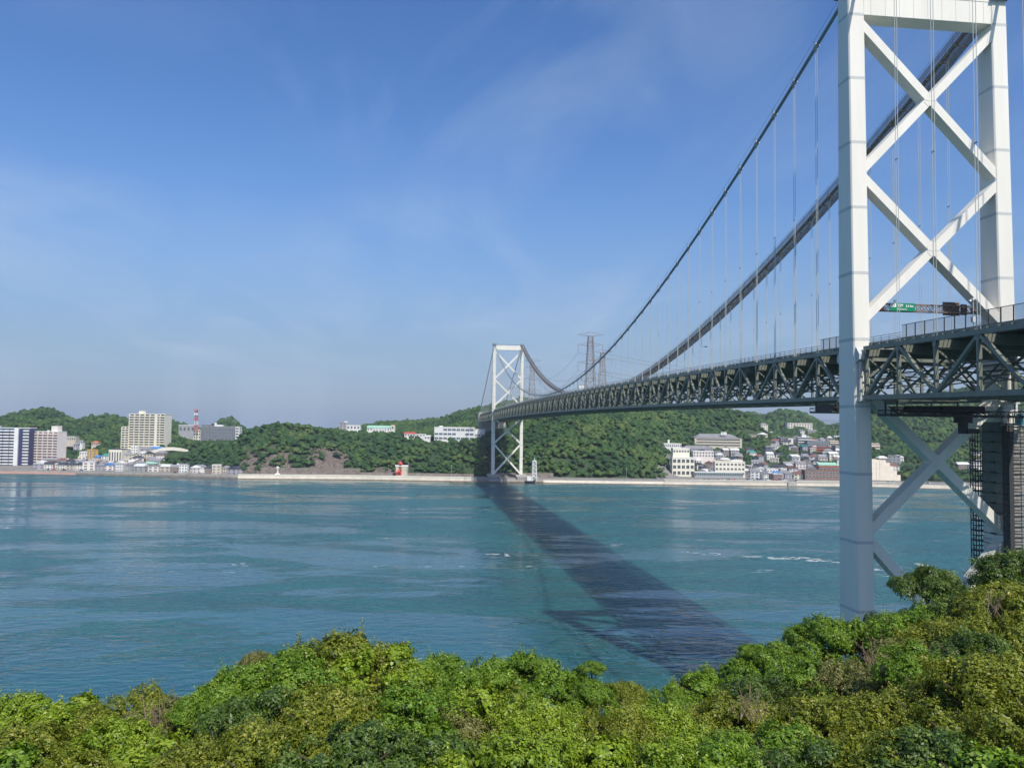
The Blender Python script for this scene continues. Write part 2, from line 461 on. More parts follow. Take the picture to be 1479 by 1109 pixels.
mdl = MB(); mdl.bar((.1, 0, 8.6), (PANEL - .1, 0, .3), .56, .5); mesh_dl = mdl.mesh('diagonal'); mesh_dl.materials.append(MAT['truss'])
# sway frame across the deck at a panel point
ms = MB()
ms.box(-.2, -HS + .3, 7.2, .2, HS - .3, 8.7)
ms.bar((0, -HS + .3, .1), (0, HS - .3, .1), .45, .45)
for sy in (-1, 1):
    ms.bar((0, sy * (HS - .4), .5), (0, sy * 5.2, 7.3), .34, .34, (1, 0, 0))
    ms.bar((0, sy * 5.2, 7.2), (0, sy * .3, 2.4), .26, .26, (1, 0, 0))
    ms.bar((0, sy * (HS - .4), 7.0), (0, sy * (HS - 3.6), 4.4), .28, .28, (1, 0, 0))
    ms.bar((0, sy * 9.9, 3.9), (0, sy * .3, 2.4), .22, .22, (1, 0, 0))
mesh_s = ms.mesh('sway_frame'); mesh_s.materials.append(MAT['truss'])
# bottom lateral bracing of one panel
ml = MB()
ml.bar((0, -HS, -.05), (PANEL, HS, -.05), .34, .3)
mesh_l1 = ml.mesh('lateral_brace'); mesh_l1.materials.append(MAT['truss'])
ml = MB()
ml.bar((0, HS, .28), (PANEL, -HS, .28), .34, .3)
mesh_l2 = ml.mesh('lateral_brace'); mesh_l2.materials.append(MAT['truss'])
NODES = []
for si, (xa, xb, n) in enumerate(SPANS):
    for y in (HS, -HS):
        chord(xa - .4, xb + .4, y, zbot, .8, .78, 'lower_chord')
        chord(xa - .4, xb + .4, y, ztop, .8, .74, 'upper_chord')
    for i in range(n + 1):
        x = xa + PANEL * i; z = zbot(x)
        if si == 0: NODES.append(x)
        for y in (HS, -HS):
            link('vertical', mesh_v, None, truss, (x, y, z))
        link('sway_frame', mesh_s, None, truss, (x, 0, z))
        if i < n:
            for y in (HS, -HS):
                me = mesh_d if i % 2 == 0 else mesh_dl
                if si == 1: me = mesh_d if i % 2 == (n % 2) else mesh_dl
                o = link('diagonal', me, None, truss, (x, y, z))
                dz = zbot(x + PANEL) - z
                o.rotation_euler = (0, -math.atan2(dz, PANEL), 0)
            o = link('lateral_brace', mesh_l1, None, truss, (x, 0, z)); o.rotation_euler = (0, -math.atan2(zbot(x + PANEL) - z, PANEL), 0)
            o = link('lateral_brace', mesh_l2, None, truss, (x, 0, z)); o.rotation_euler = (0, -math.atan2(zbot(x + PANEL) - z, PANEL), 0)
# inspection walkways inside the truss
for y in (-9.5, 0.0, 9.5):
    m = MB()
    for xa, xb, n in SPANS:
        for i in range(n):
            a, b = xa + PANEL * i, xa + PANEL * (i + 1)
            m.bar((a, y, zbot(a) + 4.4), (b, y, zbot(b) + 4.4), 1.3, .12)
            for hh in (5.0, 5.5):
                for sy in (-.65, .65): m.bar((a, y + sy, zbot(a) + hh), (b, y + sy, zbot(b) + hh), .06, .06)
    link('inspection_walkway', m, MAT['truss_dark'], truss)['kind'] = 'stuff'

# ---- road deck
for xa, xb, n in SPANS:
    m = MB()
    for i in range(n):
        a, b = xa + PANEL * i, xa + PANEL * (i + 1)
        for y in (-11, -8.25, -5.5, -2.75, 0, 2.75, 5.5, 8.25, 11):
            m.bar((a, y, ztop(a) + .25), (b, y, ztop(b) + .25), .3, .62)
    link('stringer', m, MAT['truss_dark'], bridge)
    m = MB()
    for i in range(n):
        a, b = xa + PANEL * i - (.6 if i == 0 else 0), xa + PANEL * (i + 1) + (.6 if i == n - 1 else 0)
        m.bar((a, 0, ztop(a) + .72), (b, 0, ztop(b) + .72), 23.4, .24)
    link('deck_slab', m, MAT['concrete'], bridge)
    m = MB()
    for i in range(n):
        a, b = xa + PANEL * i - (.6 if i == 0 else 0), xa + PANEL * (i + 1) + (.6 if i == n - 1 else 0)
        for yc in (-6.0, 6.0): m.bar((a, yc, ztop(a) + .88), (b, yc, ztop(b) + .88), 10.6, .06)
    link('road_surface', m, MAT['asphalt'], bridge)
    m = MB()
    for i in range(n):                          # edge beam and outer supports above the chord
        a, b = xa + PANEL * i, xa + PANEL * (i + 1)
        for sy in (-1, 1):
            m.bar((a, sy * 13.9, ztop(a) + .78), (b, sy * 13.9, ztop(b) + .78), .3, .42)
            for kk in range(5): m.bar((a + PANEL * kk / 5, sy * 11.7, ztop(a) + .76), (a + PANEL * kk / 5, sy * 13.8, ztop(a) + .76), .22, .2)
            for yy in (12.2, 12.9): m.bar((a, sy * yy, ztop(a) + .8), (b, sy * yy, ztop(b) + .8), .09, .12)
            for k in range(4):
                xx = a + PANEL * (k + .5) / 4
                m.box(xx - .3, sy * 14.2 - .35, ztop(xx) + .37, xx + .3, sy * 14.2 + .35, ztop(xx) + .72)
    link('edge_beam', m, MAT['truss'], bridge)
# fences: a tall one over the near shore, a low guard rail over the water
def fence_mesh(hh, rails, post):
    m = MB()
    for k in range(4):
        x = PANEL * (k + .5) / 4
        m.bar((x, 0, 0), (x, 0, hh), post, post)
    for r_ in rails: m.bar((0, 0, r_), (PANEL, 0, r_), .07, .09)
    return m
mf = fence_mesh(2.3, (.15, 2.3), .13)
for k in range(50):
    xx = PANEL * (k + .5) / 50; mf.bar((xx, 0, .2), (xx, 0, 2.25), .025, .025)
mesh_fence = mf.mesh('fence_panel'); mesh_fence.materials.append(MAT['dark_steel'])
mesh_rail = fence_mesh(1.15, (.35, .7, 1.1), .12).mesh('guard_rail'); mesh_rail.materials.append(MAT['galv'])
for si, (xa, xb, n) in enumerate(SPANS):
    for i in range(n):
        x = xa + PANEL * i
        for y in (13.9, -13.9):
            tall = (si == 1 and not (i == n - 1)) or (si == 0 and i < 1)
            o = link('fence_panel' if tall else 'guard_rail', mesh_fence if tall else mesh_rail, None, bridge, (x, y, ztop(x) + .86))
            o.rotation_euler = (0, -math.atan2(ztop(x + PANEL) - ztop(x), PANEL), 0)
# median barrier
m = MB()
for xa, xb, n in SPANS:
    for i in range(n):
        a, b = xa + PANEL * i, xa + PANEL * (i + 1)
        m.bar((a, 0, ztop(a) + 1.2), (b, 0, ztop(b) + 1.2), .35, .7)
link('median_barrier', m, MAT['galv'], bridge)

# ---- main cables
def cable_pts(y, xa, xb, n, dz=0.0, dy=0.0):
    return [(x, y + dy, zcab(x) + dz) for x in np.linspace(xa, xb, n)]
for y in (HS, -HS):
    c = link('main_cable', MB(), MAT['cable'], bridge)
    m = MB(); m.tube(cable_pts(y, -178, 0, 24) + cable_pts(y, 0, SPAN, 90)[1:] + cable_pts(y, SPAN, SPAN + 178, 24)[1:], .36, 10)
    c.data = m.mesh('main_cable'); c.data.materials.append(MAT['cable'])
    c.data.polygons.foreach_set('use_smooth', [True] * len(c.data.polygons))
    m = MB()
    for dy in (-.42, .42):
        m.tube(cable_pts(y, -178, 0, 20, 1.25, dy) + cable_pts(y, 0, SPAN, 90, 1.25, dy)[1:] + cable_pts(y, SPAN, SPAN + 178, 20, 1.25, dy)[1:], .028, 4)
        for x in NODES: m.bar((x, y + dy, zcab(x)), (x, y + dy, zcab(x) + 1.3), .06, .06)
    link('hand_rope', m, MAT['dark_steel'], c)
    for x in NODES:
        sl = math.atan(8 * (ZS - ZL) * (x - SPAN / 2) / SPAN ** 2)
        t = np.array([math.cos(sl), 0, math.sin(sl)])
        p = np.array([x, y, zcab(x)])
        m = MB(); m.tube([p - t * .75, p + t * .75], .47, 8)
        m.box(x - .45, y - .1, zcab(x) - .95, x + .45, y + .1, zcab(x) - .35)
        link('cable_band', m, MAT['galv'], c)
    # hangers
    side_n = [-4.3 - PANEL * i for i in range(1, NSIDE)] + [SPAN + 4 + PANEL * i for i in range(1, NSIDE)]
    for x in NODES + side_n:
        zt, zb = zcab(x) - .5, ztop(x) + .3
        if zt - zb < .6: continue
        m = MB()
        for dx in (-.33, .33):
            m.tube([(x + dx, y, zb), (x + dx, y, zt)], .058, 5, False)
            m.tube([(x + dx, y, zb), (x + dx, y, zb + 1.1)], .11, 6)
        if zt - zb > 9:
            zc = zb + (zt - zb) * .5
            m.bar((x - .42, y, zc), (x + .42, y, zc), .14, .16)
        link('hanger', m, MAT['rope'], bridge)

# ---- maintenance catwalk hung round the right-hand cable
net, n_, b_ = new_mat('brown_safety_net')
b_.inputs['Base Color'].default_value = (0.27, 0.20, 0.155, 1); b_.inputs['Roughness'].default_value = 0.9
tr = n_.nodes.new('ShaderNodeBsdfTransparent'); mxs = n_.nodes.new('ShaderNodeMixShader'); mxs.inputs[0].default_value = 0.52
n_.links.new(b_.outputs[0], mxs.inputs[1]); n_.links.new(tr.outputs[0], mxs.inputs[2])
n_.links.new(mxs.outputs[0], n_.nodes['Material Output'].inputs['Surface'])
net2 = net.copy(); net2.name = 'dark_scaffold_net'; net2.node_tree.nodes['Principled BSDF'].inputs['Base Color'].default_value = (.06, .065, .065, 1)
[q for q in net2.node_tree.nodes if q.type == 'MIX_SHADER'][0].inputs[0].default_value = .3
cw = empty('catwalk', (0, 0, 0), 0, bridge); cw['label'] = 'brown netted maintenance catwalk wrapped round the right-hand cable'
xs = np.linspace(4, SPAN - 4, 160)
for nm, dys, dz, w, h, mat in (('walkway_floor', (0,), -1.35, 3.4, .12, MAT['rust']),):
    m = MB()
    for i in range(len(xs) - 1):
        m.bar((xs[i], -HS, zcab(xs[i]) + dz), (xs[i + 1], -HS, zcab(xs[i + 1]) + dz), w, h)
    link(nm, m, net, cw)
for sy in (-1, 1):
    V = []; F_ = []
    for i, x in enumerate(xs):
        V += [(x, -HS + sy * 1.68, zcab(x) - 1.3), (x, -HS + sy * 1.72, zcab(x) + .55)]
    for i in range(len(xs) - 1): F_.append((2 * i, 2 * i + 2, 2 * i + 3, 2 * i + 1))
    m = MB(); m.add(V, F_); link('side_net', m, net, cw)
    for hh in (-1.25, -.5, .1, .55, 1.15):
        m = MB(); m.tube([(x, -HS + sy * 1.72, zcab(x) + hh) for x in xs], .05 if hh < 1 else .035, 4)
        link('catwalk_rope', m, MAT['rust'], cw)
m = MB()
for x in np.linspace(5, SPAN - 5, 150):
    z = zcab(x)
    m.bar((x, -HS - 1.75, z - 1.35), (x, -HS + 1.75, z - 1.35), .12, .2)
    for sy in (-1, 1): m.bar((x, -HS + sy * 1.74, z - 1.4), (x, -HS + sy * 1.74, z + 1.2), .07, .07)
fr = link('catwalk_frame', m, MAT['rust'], cw); fr['kind'] = 'stuff'

# ---- maintenance travellers under the deck, either side of the near tower
def traveller(x0, x1, y0, y1, zt, label, extra):
    T = empty('maintenance_traveller', (x0, 0, 0), 0, bridge); T['label'] = label
    T.location = (0, 0, 0)
    m = MB()
    m.box(x0, y0, zt - 1.9, x1, y1, zt - 1.7)
    for xx in (x0, x1):
        m.bar((xx, y0, zt - .9), (xx, y1, zt - .9), .16, .16); m.bar((xx, y0, zt - 1.75), (xx, y1, zt - 1.75), .3, .4)
        k = int((y1 - y0) / 2.2)
        for i in range(k + 1):
            yy = y0 + (y1 - y0) * i / k
            m.bar((xx, yy, zt - 1.8), (xx, yy, zt - .9), .1, .1)
            if i < k: m.bar((xx, yy, zt - 1.8), (xx, y0 + (y1 - y0) * (i + 1) / k, zt - .9), .1, .1)
    link('gantry_floor', m, MAT['truss_dark'], T)
    m = MB()
    for yy in (y0 + 1.2, y1 - 1.2):
        for xx in (x0 + .2, x1 - .2): m.bar((xx, yy, zt - 1.7), (xx, yy, zt + .5), .22, .22)
    link('hanger_frame', m, MAT['truss_dark'], T)
    m = MB()
    for (a, b, c, d, e, f) in extra: m.box(a, b, c, d, e, f)
    if extra: link('machine_box', m, MAT['black'], T)
    return T
traveller(9.5, 18.5, -14, 14, 62.7, 'grey gantry traveller under the deck beyond the near tower', [(10, 9, 60.9, 17, 13.5, 62.4), (11, -4, 60.9, 15, 2, 62.2)])
traveller(-9.5, -5.5, -14.5, 13.0, 61.9, 'black gantry traveller under the deck on this side of the near tower',
          [(-9, 4, 60.6, -6, 8.5, 61.8), (-9, -2.6, 58.9, -6.6, -.6, 61.0), (-8.8, -4.0, 57.0, -7.2, -1.8, 57.9), (-8.6, -2.0, 57.0, -7.4, -.9, 60), (-9, -5, 60.6, -6, 3, 61.9)])

# ---- end abutment on the far shore
m = MB()
xe = SPAN + 4 + PANEL * NSIDE
m.box(xe - 3, -17, 30, xe + 10, -12, 72.2); m.box(xe - 3, 12, 30, xe + 10, 17, 73.4)
m.box(xe - 2.4, -12.01, 30, xe + 10, 12.01, 62.0)
m.box(xe + 1, -12, 62, xe + 10, 12, 72.0)
link('abutment', m, MAT['concrete'], bridge)
m = MB(); xe2 = -4.3 - PANEL * NSIDE
m.box(xe2 - 12, -17, 20, xe2 - .5, 17, 72.0)
link('abutment', m, MAT['concrete'], bridge)

# ------------------------------------------------------------------ road sign gantry between the legs of the near tower
GX, gz0, gz1 = 1.42, 79.95, 81.3
g = empty('sign_gantry', (GX, 0, gz0)); tag(g, 'rusty lattice gantry between the legs of the near tower, carrying road signs', 'gantry')
dz_ = gz1 - gz0
for dx in (-.42, .42):
    for zz in (0, dz_):
        m = MB(); m.bar((dx, -12.85, zz), (dx, 12.85, zz), .15, .15); link('gantry_chord', m, MAT['rust'], g)
m = MB(); k = 20
for i in range(k):
    ya, yb = -12.8 + 25.6 * i / k, -12.8 + 25.6 * (i + 1) / k
    for dx in (-.42, .42):
        m.bar((dx, ya, 0), (dx, yb, dz_), .08, .08); m.bar((dx, ya, dz_), (dx, yb, 0), .08, .08)
        m.bar((dx, ya, 0), (dx, ya, dz_), .07, .07)
    for zz in (0, dz_): m.bar((-.42, ya, zz), (.42, yb, zz), .07, .07)
link('gantry_lattice', m, MAT['rust'], g)
for ya, yb in ((7.9, 12.8), (-12.8, -10.4)):
    m = MB(); m.box(-.5, ya, .12, .5, yb, dz_ - .12); link('end_box', m, MAT['orange_wood'], g)
gr_ = empty('motorway_sign', (GX - .62, 4.35, gz0 - .02)); tag(gr_, 'green motorway sign with a white 37 box and white lettering on the gantry', 'sign')
m = MB(); m.box(-.06, -2.52, 0, 0, 2.52, 1.5); link('sign_panel', m, MAT['sign_green'], gr_)
m = MB(); m.box(-.075, 1.28, .72, -.062, 2.42, 1.42); link('number_box', m, MAT['sign_white'], gr_)
def sign_text(body, y_left, z, size, mat, parent, name='lettering', x=-.09, sx=1.0, bold=.012):
    c = bpy.data.curves.new(name, 'FONT'); c.body = body; c.size = size; c.extrude = .004; c.offset = bold
    c.materials.append(mat)
    o = bpy.data.objects.new(name, c); COL.objects.link(o)
    me = bpy.data.meshes.new_from_object(o.evaluated_get(bpy.context.evaluated_depsgraph_get()))
    bpy.data.objects.remove(o); o = bpy.data.objects.new(name, me); COL.objects.link(o); o.parent = parent
    # readable from -x: text x runs towards -y, text y runs up
    o.matrix_local = Matrix(((0, 0, -1, x), (-sx, 0, 0, y_left), (0, 1, 0, z), (0, 0, 0, 1)))
    return o
sign_text('37', 2.28, .80, .72, MAT['black'], gr_, x=-.085)
sign_text('\u4e0b\u95a2', 1.12, .78, .62, MAT['sign_white'], gr_, bold=.02)
sign_text('2.4 km', -.62, .78, .62, MAT['sign_white'], gr_, sx=.92, bold=.02)
sign_text('Shimonoseki', 1.10, .24, .38, MAT['sign_white'], gr_, bold=.01)
bd = empty('rear_facing_board', (GX + .62, -6.4, gz0 - .4)); tag(bd, 'large sign seen from its brown rusty back on the right part of the gantry', 'sign')
m = MB(); m.box(0, -1.72, 0, .06, 1.72, 2.6); link('sign_panel', m, MAT['rust'], bd)
for zz in (.3, 1.0, 1.7, 2.35):
    m = MB(); m.bar((-.06, -1.7, zz), (-.06, 1.7, zz), .12, .08); link('rib', m, MAT['rust'], bd)
bd = empty('rear_facing_board', (GX + .62, -9.0, gz0 - .25)); tag(bd, 'small dark sign back at the right end of the gantry, beside the larger one', 'sign')
m = MB(); m.box(0, -.65, 0, .06, .65, 2.1); link('sign_panel', m, MAT['black'], bd)
for zz in (.4, 1.1, 1.8):
    m = MB(); m.bar((-.06, -.62, zz), (-.06, .62, zz), .1, .07); link('rib', m, MAT['dark_steel'], bd)
fl = empty('floodlight', (GX - .5, 5.8, gz1 + .08)); tag(fl, 'small white floodlight standing on the gantry above the green sign', 'lamp')
m = MB(); m.bar((0, 0, 0), (0, 0, .35), .07, .07); link('stem', m, MAT['dark_steel'], fl)
m = MB(); m.add([(-.3, -.22, .3), (.05, -.22, .3), (.05, .22, .3), (-.3, .22, .3), (-.2, -.22, .62), (.12, -.22, .55), (.12, .22, .55), (-.2, .22, .62)],
               [(0, 3, 2, 1), (4, 5, 6, 7), (0, 1, 5, 4), (1, 2, 6, 5), (2, 3, 7, 6), (3, 0, 4, 7)]); link('lamp_head', m, MAT['w_white'], fl)
# camera mast by the near-side fence
cmx = -31.5
mm = empty('camera_mast', (cmx, 13.2, ztop(cmx) + .9)); tag(mm, 'slim camera mast with white boxes behind the fence right of the near tower leg', 'mast')
m = MB(); m.tube([(0, 0, 0), (0, 0, 4.2)], .09, 8); link('mast_pole', m, MAT['galv'], mm)
m = MB(); m.bar((0, -.8, 3.9), (0, .8, 3.9), .08, .08); m.bar((0, -.5, 3.0), (0, .5, 3.0), .07, .07); link('crossarm', m, MAT['dark_steel'], mm)
for dy, dzz in ((-.7, 4.0), (.1, 4.2), (.6, 3.95)):
    m = MB(); m.box(-.3, dy - .14, dzz, .15, dy + .14, dzz + .28); link('camera_box', m, MAT['w_white'], mm)
m = MB(); m.box(-.25, -.2, .9, .25, .25, 1.7); link('control_cabinet', m, MAT['w_white'], mm)

# ------------------------------------------------------------------ scaffolding round the right-hand near leg
sc_ = empty('scaffolding', (0, -HS, 5)); tag(sc_, 'tall scaffold wrapped round the right leg of the near tower below the deck', 'scaffolding')
def sl(name, m, mat): return link(name, m, mat, sc_, (0, HS, -5))
lev = np.arange(8.0, 58.5, 1.9)
# back scaffold bay, seen dark beside the leg
BX, BY = (3.4, 4.15, 4.9), (-13.0, -11.9, -14.8, -16.4)
for xx in BX:
    for yy in BY:
        m = MB(); m.tube([(xx, yy, 5), (xx, yy, 58.6)], .10, 5); sl('scaffold_post', m, MAT['dark_steel'])
for z in lev:
    m = MB()
    for yy in BY:
        m.bar((BX[0], yy, z), (BX[-1], yy, z), .12, .12); m.bar((BX[0], yy, z + .95), (BX[-1], yy, z + .95), .08, .08)
    for xx in BX: m.bar((xx, BY[1], z), (xx, BY[3], z), .12, .12); m.bar((xx, BY[1], z + .95), (xx, BY[3], z + .95), .08, .08)
    m.bar((BX[0], BY[1], z), (BX[2], BY[1], z + 1.9), .07, .07); m.box(BX[0], BY[1] + .06, z, BX[2], BY[1] + .1, z + .32); m.bar((BX[0], BY[1], z + .5), (BX[2], BY[1], z + .5), .09, .09)
    sl('ledger', m, MAT['dark_steel'])
    m = MB(); m.box(BX[0], BY[3], z + .06, BX[2], BY[1], z + .12); sl('platform_board', m, MAT['truss_dark'])
    m = MB()                                                      # pipes across the inner face of the leg
    m.tube([(-4.0, -12.62, z), (3.4, -12.62, z)], .06, 4); m.bar((-.9, -12.6, z + .02), (.2, -12.6, z + .02), .3, .3)
    sl('face_pipe', m, MAT['dark_steel'])
    if z > 41:
        a_, b_2 = legx(z); m = MB(); m.box(a_ + .15, -12.80, z + .1, b_2 - .1, -12.74, z + 1.82); sl('sheet', m, MAT['sheeting'])  # sheets added to darken the inner face, for its shade and netting
# front scaffold, boarded on the side towards the viewpoint
XF, XB, YF = -6.0, -4.3, -11.8
for z in lev:
    m = MB(); m.box(XF + .1, -20.4, z, XB, YF - .7, z + .08); sl('platform_board', m, MAT['wood'])
    for j, (za, zb) in enumerate(((.10, .50), (.72, .98), (1.16, 1.62))):
        for k in range(4):
            ya = YF - .8 - k * 2.2
            m = MB(); m.box(XF - .02 - .05 * ((k + j) % 2), ya - 2.1, z + za + .03 * (k % 2), XF + .05 - .05 * ((k + j) % 2), ya, z + zb + .03 * (k % 2)); sl('toe_board', m, MAT['wood'])
    m = MB()
    for yy in np.arange(YF, -21, -2.2): m.bar((XF, yy, z - .06), (XB, yy, z - .06), .1, .1)
    for xx in (XF, XB): m.bar((xx, YF, z + 1.0), (xx, -20.6, z + 1.0), .07, .07); m.bar((xx, YF, z - .06), (xx, -20.6, z - .06), .1, .1)
    m.bar((XF, YF, z + 1.0), (XB, YF, z + 1.0), .08, .08)
    sl('platform_frame', m, MAT['dark_steel'])
for yy in np.arange(YF, -21, -2.2):
    for xx in (XF, XB):
        m = MB(); m.tube([(xx, yy, 5), (xx, yy, 60)], .10, 5); sl('scaffold_post', m, MAT['dark_steel'])
m = MB(); m.box(XF - .1, YF - .78, 6, XF - .04, YF + .1, 59.0); sl('corner_net', m, net2)
m = MB(); m.box(XF + .1, YF, 6, XB, YF + .06, 59.0); sl('end_net', m, net2)
m = MB(); m.box(XF - .4, -21.5, 58.6, XB, YF + .4, 58.75); sl('top_platform', m, MAT['galv'])
m = MB(); m.box(XF - .3, -21.5, 58.8, XF - .22, YF - 1.0, 60.7); sl('sheet', m, MAT['teal'])
m = MB()
for yy in np.arange(YF, -21.5, -1.1): m.bar((XF - .35, yy, 58.7), (XF - .35, yy, 61.4), .07, .07)
m.bar((XF - .35, YF, 61.4), (XF - .35, -21.5, 61.4), .08, .08); m.bar((XF - .35, YF, 59.7), (XF - .35, -21.5, 59.7), .06, .06); sl('top_rail', m, MAT['w_white'])
# handrail lines up the sunlit lowest brace
m = MB(); 
for dxx in (-.3, .5):
    m.bar((-3.5 + dxx + 1, -12.9, 38.4 + 1.0 - 1.6 + .0), (-3.5 + dxx + 1, -2.2, 25.6 + .9), .07, .07)
link('brace_handrail', m, MAT['w_white'], near_tower)
# ------------------------------------------------------------------ value noise for terrain
def vnoise(x, y, seed=0):
    xi = np.floor(x).astype(np.int64); yi = np.floor(y).astype(np.int64)
    fx = x - xi; fy = y - yi; fx = fx * fx * (3 - 2 * fx); fy = fy * fy * (3 - 2 * fy)
    def h(a, b):
        n = (a * 374761393 + b * 668265263 + seed * 1442695041) & 0x7fffffff
        n = ((n ^ (n >> 13)) * 1274126177) & 0x7fffffff
        return ((n ^ (n >> 16)) & 0xffff) / 65535.0
    return (h(xi, yi) * (1 - fx) + h(xi + 1, yi) * fx) * (1 - fy) + (h(xi, yi + 1) * (1 - fx) + h(xi + 1, yi + 1) * fx) * fy
def fbm(x, y, o=4, seed=0):
    s = 0; a = .5
    for i in range(o): s = s + a * vnoise(x * 2 ** i, y * 2 ** i, seed + i); a *= .5
    return s

# ------------------------------------------------------------------ water
wm, n, b = new_mat('sea_water')
L = n.links.new
geo = N(n, 'ShaderNodeNewGeometry')
def wnoise(scale, vec_scale, detail=3.0, rough=.55, dist=0.0, rot=0.0):
    mpx = N(n, 'ShaderNodeMapping'); mpx.inputs['Scale'].default_value = vec_scale; mpx.inputs['Rotation'].default_value = (0, 0, rot)
    L(geo.outputs['Position'], mpx.inputs[0])
    t = N(n, 'ShaderNodeTexNoise', _Scale=scale, _Detail=detail, _Roughness=rough, _Distortion=dist)
    L(mpx.outputs[0], t.inputs['Vector']); return t
def mr(src, a, b_, c, d):
    m_ = N(n, 'ShaderNodeMapRange'); m_.inputs[1].default_value = a; m_.inputs[2].default_value = b_; m_.inputs[3].default_value = c; m_.inputs[4].default_value = d
    L(src, m_.inputs[0]); return m_.outputs[0]
def mth(op, a, b_):
    m_ = N(n, 'ShaderNodeMath', operation=op)
    for i, q in enumerate((a, b_)):
        if isinstance(q, (int, float)): m_.inputs[i].default_value = q
        else: L(q, m_.inputs[i])
    return m_.outputs[0]
chop = wnoise(.30, (1.5, .62, 1), 2.2, .5, .5, .30)      # 2-6 m chop, crests roughly across the view
swell = wnoise(.035, (1.6, .7, 1), 3.0, .5, .4, .25)
cur = wnoise(.0045, (2.2, .8, 1), 5.0, .6, 1.4, .12)     # tide slicks, tens to hundreds of metres
cur2 = wnoise(.012, (2.6, .7, 1), 4.0, .6, 1.8, .1)
cs_ = mth('ADD', mth('MULTIPLY', cur.outputs['Fac'], .65), mth('MULTIPLY', cur2.outputs['Fac'], .35))
slick = mr(cs_, .455, .52, 0.0, 1.0)                      # 1 = ruffled, 0 = smooth
h = mth('ADD', mth('MULTIPLY', chop.outputs['Fac'], 2.0), mth('MULTIPLY', swell.outputs['Fac'], 2.6))
bp = N(n, 'ShaderNodeBump'); bp.inputs['Distance'].default_value = 1.0
L(h, bp.inputs['Height']); L(mth('ADD', mth('MULTIPLY', slick, .88), .12), bp.inputs['Strength'])
L(bp.outputs[0], b.inputs['Normal'])
mx = N(n, 'ShaderNodeMix', data_type='RGBA')
mx.inputs[6].default_value = (0.016, 0.083, 0.096, 1)
mx.inputs[7].default_value = (0.020, 0.114, 0.118, 1)
L(mr(cur2.outputs['Fac'], .35, .65, 0, 1), mx.inputs[0])
# small breaking crests along the tide lines
fo = wnoise(.25, (1.6, .45, 1), 5.0, .7, .4, .12); fo2 = wnoise(.009, (3.4, .55, 1), 2.0, .5, .9, .1)
foam = mth('MULTIPLY', mr(fo.outputs['Fac'], .60, .68, 0, 1), mr(fo2.outputs['Fac'], .655, .68, 0, 1))
mx2 = N(n, 'ShaderNodeMix', data_type='RGBA'); mx2.inputs[7].default_value = (.55, .62, .62, 1)
L(foam, mx2.inputs[0]); L(mx.outputs[2], mx2.inputs[6]); L(mx2.outputs[2], b.inputs['Base Color'])
b.inputs['IOR'].default_value = 1.33
b.inputs['Subsurface Weight'].default_value = 1.0; b.inputs['Subsurface Radius'].default_value = (.5, 1.0, 1.0); b.inputs['Subsurface Scale'].default_value = 14.0
L(mth('ADD', mth('MULTIPLY', slick, .22), mth('ADD', mth('MULTIPLY', foam, .4), .08)), b.inputs['Roughness'])
b.inputs['Specular IOR Level'].default_value = .70
MAT['water'] = wm
m = MB(); m.add([(-900, -2600, 0), (1500, -2600, 0), (1500, 2600, 0), (-900, 2600, 0)], [(0, 1, 2, 3)])
sea = link('sea', m, wm); tag(sea, 'blue green tidal water of the strait', kind='structure')

# breaking crests on the tide line: small patches of foam lying on the water
m = MB(); rf = random.Random(4)
for (ua, va, ub, vb, nf) in ((1066, 802, 1118, 806, 12), (1118, 806, 1165, 806, 26), (1165, 807, 1212, 813, 20), (1262, 822, 1345, 836, 14), (985, 797, 1040, 801, 7), (880, 786, 900, 788, 4), (1325, 815, 1345, 819, 8), (5, 762, 12, 762, 3), (330, 815, 360, 816, 3), (700, 800, 790, 803, 8)):
    for i in range(nf):
        t = rf.random(); u_ = ua + (ub - ua) * t; v_ = va + (vb - va) * t + rf.gauss(0, .8)
        r_ = ray(u_, v_); p_ = CAM + r_ * (-CAM[2] / r_[2]); a_ = rf.uniform(.25, .9); b_ = rf.uniform(.8, 3.2); ph = rf.uniform(-.3, .3) + 1.45
        k_ = 9; pts = []
        for q in range(k_):
            w_ = 6.283 * q / k_; rr_ = rf.uniform(.55, 1.1); x_, y_ = math.cos(w_) * b_ * rr_, math.sin(w_) * a_ * rr_
            pts.append((p_[0] + x_ * math.cos(ph) - y_ * math.sin(ph), p_[1] + x_ * math.sin(ph) + y_ * math.cos(ph), .02))
        m.add(pts, [tuple(range(k_))])
fo_ = link('sea_foam', m, MAT['foam']); tag(fo_, 'white flecks of foam along the tide lines', kind='stuff')

# ------------------------------------------------------------------ far shore terrain: rows of surveyed stations
def zat(u, v, d): return pix(u, v, d)[2]
SHORE = [(-900, 800), (-300, 851), (0, 883), (80, 878), (150, 866), (250, 859), (340, 840), (500, 851), (680, 845), (760, 845), (900, 844), (1060, 845), (1200, 848), (1260, 849), (1380, 827), (1479, 815), (1700, 787), (2300, 740)]
su, sd = np.array(SHORE, float).T
def dshore(u): return np.interp(u, su, sd)
